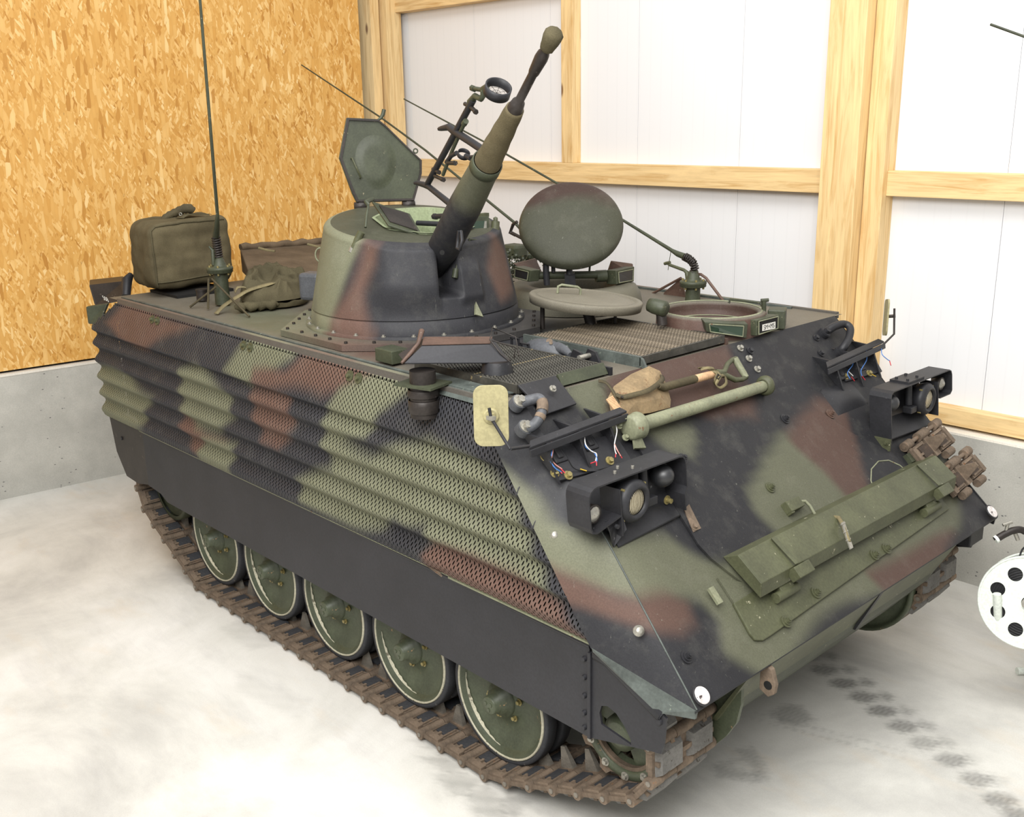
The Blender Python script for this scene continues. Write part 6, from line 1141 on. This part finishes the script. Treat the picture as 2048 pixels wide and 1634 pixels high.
# ---------------------------------------------------------------- canvas bag and folded tarpaulin on the roof
def soft_box(P00, P10, P01, H, nm, mt, par, r=0.05, seed=3, bulge=0.02, lean=(0, 0)):
    P00 = Vector(P00); eu = Vector(P10)-P00; ev = Vector(P01)-P00; U = eu.length; Vv = ev.length; eu.normalize(); ev.normalize(); b = MB(); rnd = random.Random(seed); of = Vector((rnd.random()*9, rnd.random()*9, rnd.random()*9))
    def f(px, py, pz):   # unit cube point -1..1
        c = Vector((px*U/2, py*Vv/2, pz*H/2)); inner = Vector((max(-U/2+r, min(U/2-r, c.x)), max(-Vv/2+r, min(Vv/2-r, c.y)), max(-H/2+r, min(H/2-r, c.z)))); d_ = c-inner
        if d_.length > 1e-9: c = inner+d_.normalized()*r*(1.0)
        nrm_ = d_.normalized() if d_.length > 1e-9 else Vector((0, 0, 0))
        nz = noise.noise(c*5+of)*0.018+noise.noise(c*14+of)*0.006+noise.noise(Vector((c.x*4, c.y*4, c.z*18))+of)*0.008
        c = c+nrm_*(nz+bulge*(1-px*px)*(1-pz*pz)*0.5*(1 if abs(px) < 1 else 1))
        hz = max(0.0, c.z+H/2); return P00+eu*(c.x+U/2)+ev*(c.y+Vv/2)+Vector((lean[0]*hz, lean[1]*hz, hz))
    N_ = 26
    for ax in range(3):
        for s_ in (-1, 1):
            def g_(u, v, ax=ax, s_=s_):
                a = [2*u-1, 2*v-1]; q = [0, 0, 0]; q[ax] = s_; o_ = [k for k in range(3) if k != ax]; q[o_[0]] = a[0]; q[o_[1]] = a[1]; return f(*q)
            b.grid(g_, N_, N_, True)
    o = b.build(nm, mt, par); bm = bmesh.new(); bm.from_mesh(o.data); bmesh.ops.remove_doubles(bm, verts=bm.verts, dist=1e-4); bmesh.ops.recalc_face_normals(bm, faces=bm.faces); bm.to_mesh(o.data); bm.free(); return o, f
bagr = empty('canvas_bag', (-3.5, -0.8, 1.86), None, 'big square olive canvas bag with a grab handle at the rear corner of the roof', 'bag')
BP0, BP1, BP2 = Vector((-3.241,-1.098,1.862)), Vector((-3.791,-1.011,1.860)), Vector((-3.381,-0.467,1.860))
body, bf = soft_box(BP0, BP1, BP2, 0.435, 'bag_body', 'canvas_olive', bagr, 0.065, 3, 0.03)
for i0 in ((-1, -1), ):
    b = MB(); b.tube([bf(-1.0, -1.0, -0.95+1.8*k/14)+Vector((.006, -.006, 0)) for k in range(15)]+[bf(-1.0, -1.0+1.9*k/14, 0.97)+Vector((.003, -.003, .004)) for k in range(1, 15)], 0.006, 6); b.build('bag_piping', 'canvas_tarp', bagr)
b = MB(); b.tube([bf(-1.0, -0.95+1.9*k/16, -0.72)+Vector((.006, -.006, 0)) for k in range(17)], 0.005, 6); b.build('bag_piping', 'canvas_tarp', bagr)
hA = bf(0.1, -0.35, 1.0); hB = bf(-0.2, 0.25, 1.0)
b = MB(); n_ = 12; b.tube(cr([hA+Vector((0, 0, -.01)), L3(hA, hB, .25)+Vector((-.02, 0, .012)), L3(hA, hB, .6)+Vector((-.02, 0, .035)), L3(hA, hB, .95)+Vector((0, 0, .055)), hB+Vector((0, 0.03, .03))], 4), [0.012, 0.018, 0.022, 0.026, 0.022, 0.028, 0.024, 0.03, 0.026, 0.032, 0.028, 0.034, 0.03, 0.034, 0.028, 0.03, 0.012][:17], 9); b.build('grab_handle', 'dark_strap', bagr)
strap([bf(-0.5, -0.1, 1.0)+Vector((0, 0, .005)), bf(-0.4, 0.1, 1.0)+Vector((0, 0, .02)), bf(-0.4, 0.45, 1.0)+Vector((0, 0, .02)), bf(-0.5, 0.7, 1.0)+Vector((0, 0, .006))], 0.06, 'flap_strap', 'canvas_tarp', bagr, up=Vector((0, 0, 1)))
b = MB(); qq = bf(-0.45, 0.0, 1.0)+Vector((0.01, -0.02, .03)); b.tube([qq+Vector((0.009*math.cos(a)*.7, 0.009*math.cos(a)*.7, 0.009*math.sin(a))) for a in [i*PI/6 for i in range(12)]], 0.003, 5, True); b.build('eyelet', 'bare_steel', bagr)
b = MB(); rnd = random.Random(4); 
b.box(L3(BP0, BP2, .3)+Vector((-.10, .12, -0.032)), (0.40, 0.40, 0.018)); b.build('bag_support', 'dark_inside', car)
b = MB(); b.cyl((-2.957,-0.929,1.830), Vector((-2.957,-0.929,1.830))+Vector((0, 0, .06)), 0.035, n=18); b.cyl(Vector((-2.957,-0.929,1.830))+Vector((0, 0, .06)), Vector((-2.957,-0.929,1.830))+Vector((0, 0, .07)), 0.038, n=18); b.build('aerial_socket_cap', 'dark_metal', car)
# tarpaulin: folded layers
tarp = empty('folded_tarpaulin', (-2.450,-0.728,1.830), None, 'crumpled folded olive tarpaulin lying between the upright aerial and the turret', 'tarpaulin')
T0, T1, T2 = Vector((-2.427,-0.973,1.830)), Vector((-2.261,-0.610,1.830)), Vector((-2.931,-0.609,1.830))
def layer_sheet(z0, z1, sc, seed, wrinkle, shift=(0, 0)):
    rnd = random.Random(seed); of = Vector((rnd.random()*20, rnd.random()*20, 0)); eu = T1-T0; ev = (T2-T0)*1.0
    b = MB(); N_ = 44
    def f(u, v):
        a = 2*PI*u; k = v
        ru = 0.5*sc*(abs(math.cos(a))**0.55)*(1 if math.cos(a) > 0 else -1); rv = 0.5*sc*(abs(math.sin(a))**0.55)*(1 if math.sin(a) > 0 else -1)
        if k < 0.5: hh = z0+(z1-z0)*0.5*(1-math.cos(PI*min(1, k*3))); s_ = 1.0-0.06*(1-k*2)+0.0
        else: hh = z1+0.015*math.sin(k*6); s_ = max(0, 1-(k-0.5)*2)
        if k < 0.5: s_ = 1+0.03*math.sin(PI*k*2)
        P_ = T0+eu*(0.5+ru*s_+shift[0])+ev*(0.5+rv*s_+shift[1]); w1 = noise.noise(P_*7+of); w2 = noise.noise(P_*16+of); ridge = (1-abs(noise.noise(P_*9+of)))**3
        hz = hh+(w1*0.05+w2*0.018+ridge*0.035-0.02)*wrinkle*(1 if k > 0.2 else k*5)
        rad = 1+0.05*noise.noise(Vector((math.cos(a)*2, math.sin(a)*2, hh*25))+of)*wrinkle
        C_ = T0+eu*(0.5+shift[0])+ev*(0.5+shift[1]); Q = C_+(P_-C_)*rad; Q.z = 1.832+max(0.0, hz); return Q
    b.grid(f, 120, 36, True); return b
layer_sheet(0.0, 0.035, 1.02, 1, 0.35).build('folded_layer', 'canvas_tarp', tarp)
def crumple():
    b = MB(); NU, NV = 110, 80; eu = T1-T0; ev = T2-T0; of = Vector((3.1, 7.7, 1.3))
    def f(u, v):
        U = u*2-1; W = v*2-1; ex = (abs(U)**3.2+abs(W)**3.2)**(1/3.2); edge = max(0.0, 1-ex)
        # superellipse footprint: pull the square grid into it
        m_ = max(abs(U), abs(W), 1e-6); k = m_/max(ex, 1e-6) if ex > 0 else 1; U2, W2 = U*k, W*k; rr_ = m_
        P_ = T0+eu*(0.5+0.52*U2)+ev*(0.5+0.55*W2)
        hgt = (0.105-0.035*U2+0.02*W2)*min(1.0, ((1-rr_)/0.22))**0.6 if rr_ < 1 else 0.0
        c1 = 1-abs(noise.noise(Vector((P_.x*6.5, P_.y*6.5, 0))+of)*2.2); c2 = 1-abs(noise.noise(Vector((P_.x*13, P_.y*11, 4))+of)*2.2); c3 = noise.noise(Vector((P_.x*4, P_.y*4, 9))+of)
        amt = min(1.0, (1-rr_)*6)
        z = 0.045+hgt+amt*(0.045*(max(0, c1)**2.2-0.4)+0.022*(max(0, c2)**2-0.4)+0.04*c3)
        sh = 1+0.05*noise.noise(Vector((U2*2.2, W2*2.2, 5))+of); C_ = T0+eu*0.5+ev*0.5; Q = C_+(P_-C_)*sh; Q.z = 1.832+max(0.038, z); return Q
    b.grid(f, NU, NV, True); return b
crumple().build('folded_layer', 'canvas_tarp', tarp)
b = MB(); e0_, e1_ = L3(T0, T1, -0.02), L3(T0, T1, 0.62); b.tube([L3(e0_, e1_, i/14)+Vector((0.02+0.01*math.sin(i*1.3), -0.02, 0.028+0.006*math.sin(i*2.1))) for i in range(15)], [0.012]+[0.026+0.005*math.sin(i*1.9) for i in range(13)]+[0.010], 10); b.build('rolled_edge', 'canvas_tarp', tarp)
strap([(-2.446,-1.105,1.828), (-2.466,-1.040,1.864), (-2.424,-0.960,1.918), (-2.411,-0.892,1.947), (-2.389,-0.768,1.969), (-2.440,-0.669,1.971)], 0.03, 'tie_tape', 'khaki_strap', tarp, up=Vector((.3, -.5, .8)))
strap([(-2.451,-0.969,1.937), (-2.434,-0.955,1.967), (-2.431,-0.906,1.958), (-2.442,-0.915,1.934)], 0.02, 'tie_loop', 'khaki_strap', tarp, up=Vector((.3, -.5, .8)))
strap([(-2.715,-0.530,1.997), (-2.681,-0.499,2.003), (-2.649,-0.470,1.971), (-2.646,-0.462,1.932), (-2.672,-0.490,1.920), (-2.689,-0.506,1.958)], 0.025, 'tie_loop', 'khaki_strap', tarp, up=Vector((.3, -.5, .8)))
# ---------------------------------------------------------------- cable reel at the right edge, partly outside the frame
RC0 = Vector((1.36, 1.02, 0.48)) if False else Vector((1.457,1.000,0.592)); rax = (cam.location-RC0); rax.z *= 0.55; rax.normalize(); rax = (rax+Vector((-.10, 0.0, 0))).normalized()
reel = empty('cable_reel', (RC0.x, RC0.y, 0), None, 'white metal cable reel with round holes and black cable beside the wall', 'cable reel')
ru_ = Vector((0, 0, 1)); ru_ = (ru_-rax*ru_.dot(rax)).normalized(); rw_ = rax.cross(ru_)
def rp(r, a, h=0.0): return RC0+rw_*(r*math.cos(a))+ru_*(r*math.sin(a))+rax*h
RR = 0.222
def flange(h):
    b = MB(); n = 120; holes = 8; rh = 0.034; rhc = 0.145
    # disc built as polar grid with round holes cut by bmesh
    vs = [rp(RR, i*2*PI/n, h) for i in range(n)]
    bm = bmesh.new(); outer = [bm.verts.new(v) for v in vs]; edges_ = [bm.edges.new((outer[i], outer[(i+1) % n])) for i in range(n)]
    for k in range(holes):
        a0 = k*2*PI/holes+0.25; c_ = rp(rhc, a0, h); hv = [bm.verts.new(c_+(rw_*math.cos(t)+ru_*math.sin(t))*rh) for t in [j*2*PI/28 for j in range(28)]]; edges_ += [bm.edges.new((hv[i], hv[(i+1) % 28])) for i in range(28)]
    hv = [bm.verts.new(rp(0.03, j*2*PI/28, h)) for j in range(28)]; edges_ += [bm.edges.new((hv[i], hv[(i+1) % 28])) for i in range(28)]
    bmesh.ops.triangle_fill(bm, use_beauty=True, use_dissolve=False, edges=edges_, normal=rax)
    hc = [rp(rhc, k*2*PI/holes+0.25, h) for k in range(holes)]+[rp(0, 0, h)]; rad_ = [rh]*holes+[0.03]
    dele = [f for f in bm.faces if any((f.calc_center_median()-c_).length < r_*0.97 and all((v.co-c_).length < r_*1.02 for v in f.verts) for c_, r_ in zip(hc, rad_))]
    bmesh.ops.delete(bm, geom=dele, context='FACES'); bm.verts.ensure_lookup_table()
    bm.verts.index_update(); b.add([v.co.copy() for v in bm.verts], [tuple(v.index for v in f.verts) for f in bm.faces]); bm.free()
    o = b.build('reel_flange', 'reel_white', reel); m = o.modifiers.new('thickness', 'SOLIDIFY'); m.thickness = 0.003; m.offset = 0
    b = MB(); b.tube([rp(RR, i*2*PI/90, h) for i in range(90)], 0.006, 8, True); b.build('flange_rim', 'reel_white', o)
flange(0.0); flange(-0.16)
b = MB(); rnd = random.Random(9)
for k in range(26):
    r = 0.205-0.05*(k % 3)/3; h = -0.012-0.0055*k; b.tube([rp(r+0.006*math.sin(i*1.1+k), i*2*PI/40+k, h+0.004*math.sin(i*.7+k)) for i in range(40)], 0.0055, 6, True)
for k in range(14):
    a = 1.2+k*0.14; b.tube(cr([rp(0.20, a, -.02-.008*k), rp(0.25+0.03*rnd.random(), a+.15, -.03-.004*k), rp(0.245+0.02*rnd.random(), a+.4, -.02-.004*k), rp(0.205, a+.7, -.03)], 5), 0.005, 6)
for k in range(30):   # inner windings seen through the holes
    r = 0.09+0.004*k; b.tube([rp(r, i*2*PI/36, -0.010-0.002*(k % 3)) for i in range(36)], 0.0038, 5, True)
tag(b.build('cable_winding', 'black_cable', reel), kind='stuff')
b = MB(); g0 = rp(0.150, math.radians(205) if False else PI+0.62, 0.02); gq = Vector((1.334,1.013,0.443)); gt_ = Vector((1.317,0.997,0.601)); b.lathe([(0, 0.016), (0.01, 0.021), ((gt_-gq).length, 0.019)], gq+rax*.05, gq+rax*.05+(gt_-gq).normalized(), 20, True); b.tube([gq+rax*.05, gq+rax*.048-(gt_-gq).normalized()*0.03], [0.013, 0.011], 12); b.box(gq+rax*.04-(gt_-gq).normalized()*0.04, (0.03, 0.03, 0.03)); b.build('crank_grip', 'reel_white', reel, bevel=0.002)
b = MB(); b.cyl(rp(0, 0, -.2), rp(0, 0, 0.03), 0.026, n=20); b.build('reel_axle', 'bare_steel', reel)
b = MB(); e0 = Vector((1.288,0.952,0.886)); b.tube(cr([e0, (1.316,0.990,0.914), (1.348,1.024,0.934), (1.379,1.055,0.928), (1.408,1.093,0.865), (1.430,1.151,0.529), (1.450,1.184,0.206), (1.397,1.336,0.030)], 5), 0.017, 12); b.build('carrying_frame', 'dark_metal', reel)
b = MB(); b.lathe([(-0.004, 0.0), (-0.004, 0.017), (0.014, 0.0185), (0.016, 0.0185)], e0, e0+Vector((1.316,0.990,0.914))-e0, 16, True, unit=False) if False else b.cyl(e0, L3(e0, (1.316,0.990,0.914), .25), 0.019, n=16); b.build('frame_cap', 'reel_white', reel)
b = MB(); b.cyl((1.317,0.996,0.928), (1.320,1.001,0.969), 0.008, n=10); b.cyl((1.305,0.981,0.960), (1.333,1.016,0.974), 0.008, n=10); b.cyl((1.349,1.026,0.918), (1.362,1.038,0.882), 0.010, n=8); b.build('wing_screw', 'bare_steel', reel)
b = MB(); f0 = Vector((1.340,1.375,0.020)); b.tube([f0, f0+Vector((0.30, 0.35, 0.0))], 0.018, 12); b.tube([f0+Vector((.06, .07, 0)), (RC0.x+.05, RC0.y+.05, 0.25), RC0-rax*0.19], 0.014, 10); b.build('foot_tube', 'dark_metal', reel); b = MB(); b.cyl(f0-Vector((.012, .014, 0)), f0+Vector((.012, .014, 0)), 0.0195, n=16); b.build('foot_cap', 'reel_white', reel)
# aerial of a neighbouring vehicle reaching into the upper right corner
r0 = Vector((0.737,1.600,3.305)); r1 = Vector((0.906,1.600,3.237)); dd = (r1-r0).normalized()
r1b = r1+dd*0.6
wa = empty('whip_aerial', (r1.x+2.3, 1.6, 0), None, 'thin dark whip aerial tip in the upper right corner in front of the white wall', 'aerial')
end_ = Vector((r1.x+2.3, 1.6, 0.5)); b = MB(); b.tube(cr([r0, L3(r0, r1, .5), r1, r1b, r1+dd*0.9+Vector((0, 0, -.10)), r1+dd*1.5+Vector((0, 0, -.6)), end_+Vector((0, 0, .8)), end_], 6), 0.0065, 8); b.build('rod', 'dark_olive', wa)
b = MB(); b.lathe([(0, 0.12), (0.02, 0.12), (0.03, 0.04), (0.5, 0.035)], (end_.x, end_.y, 0), (end_.x, end_.y, 1), 20, True); b.build('stand', 'dark_olive', wa)
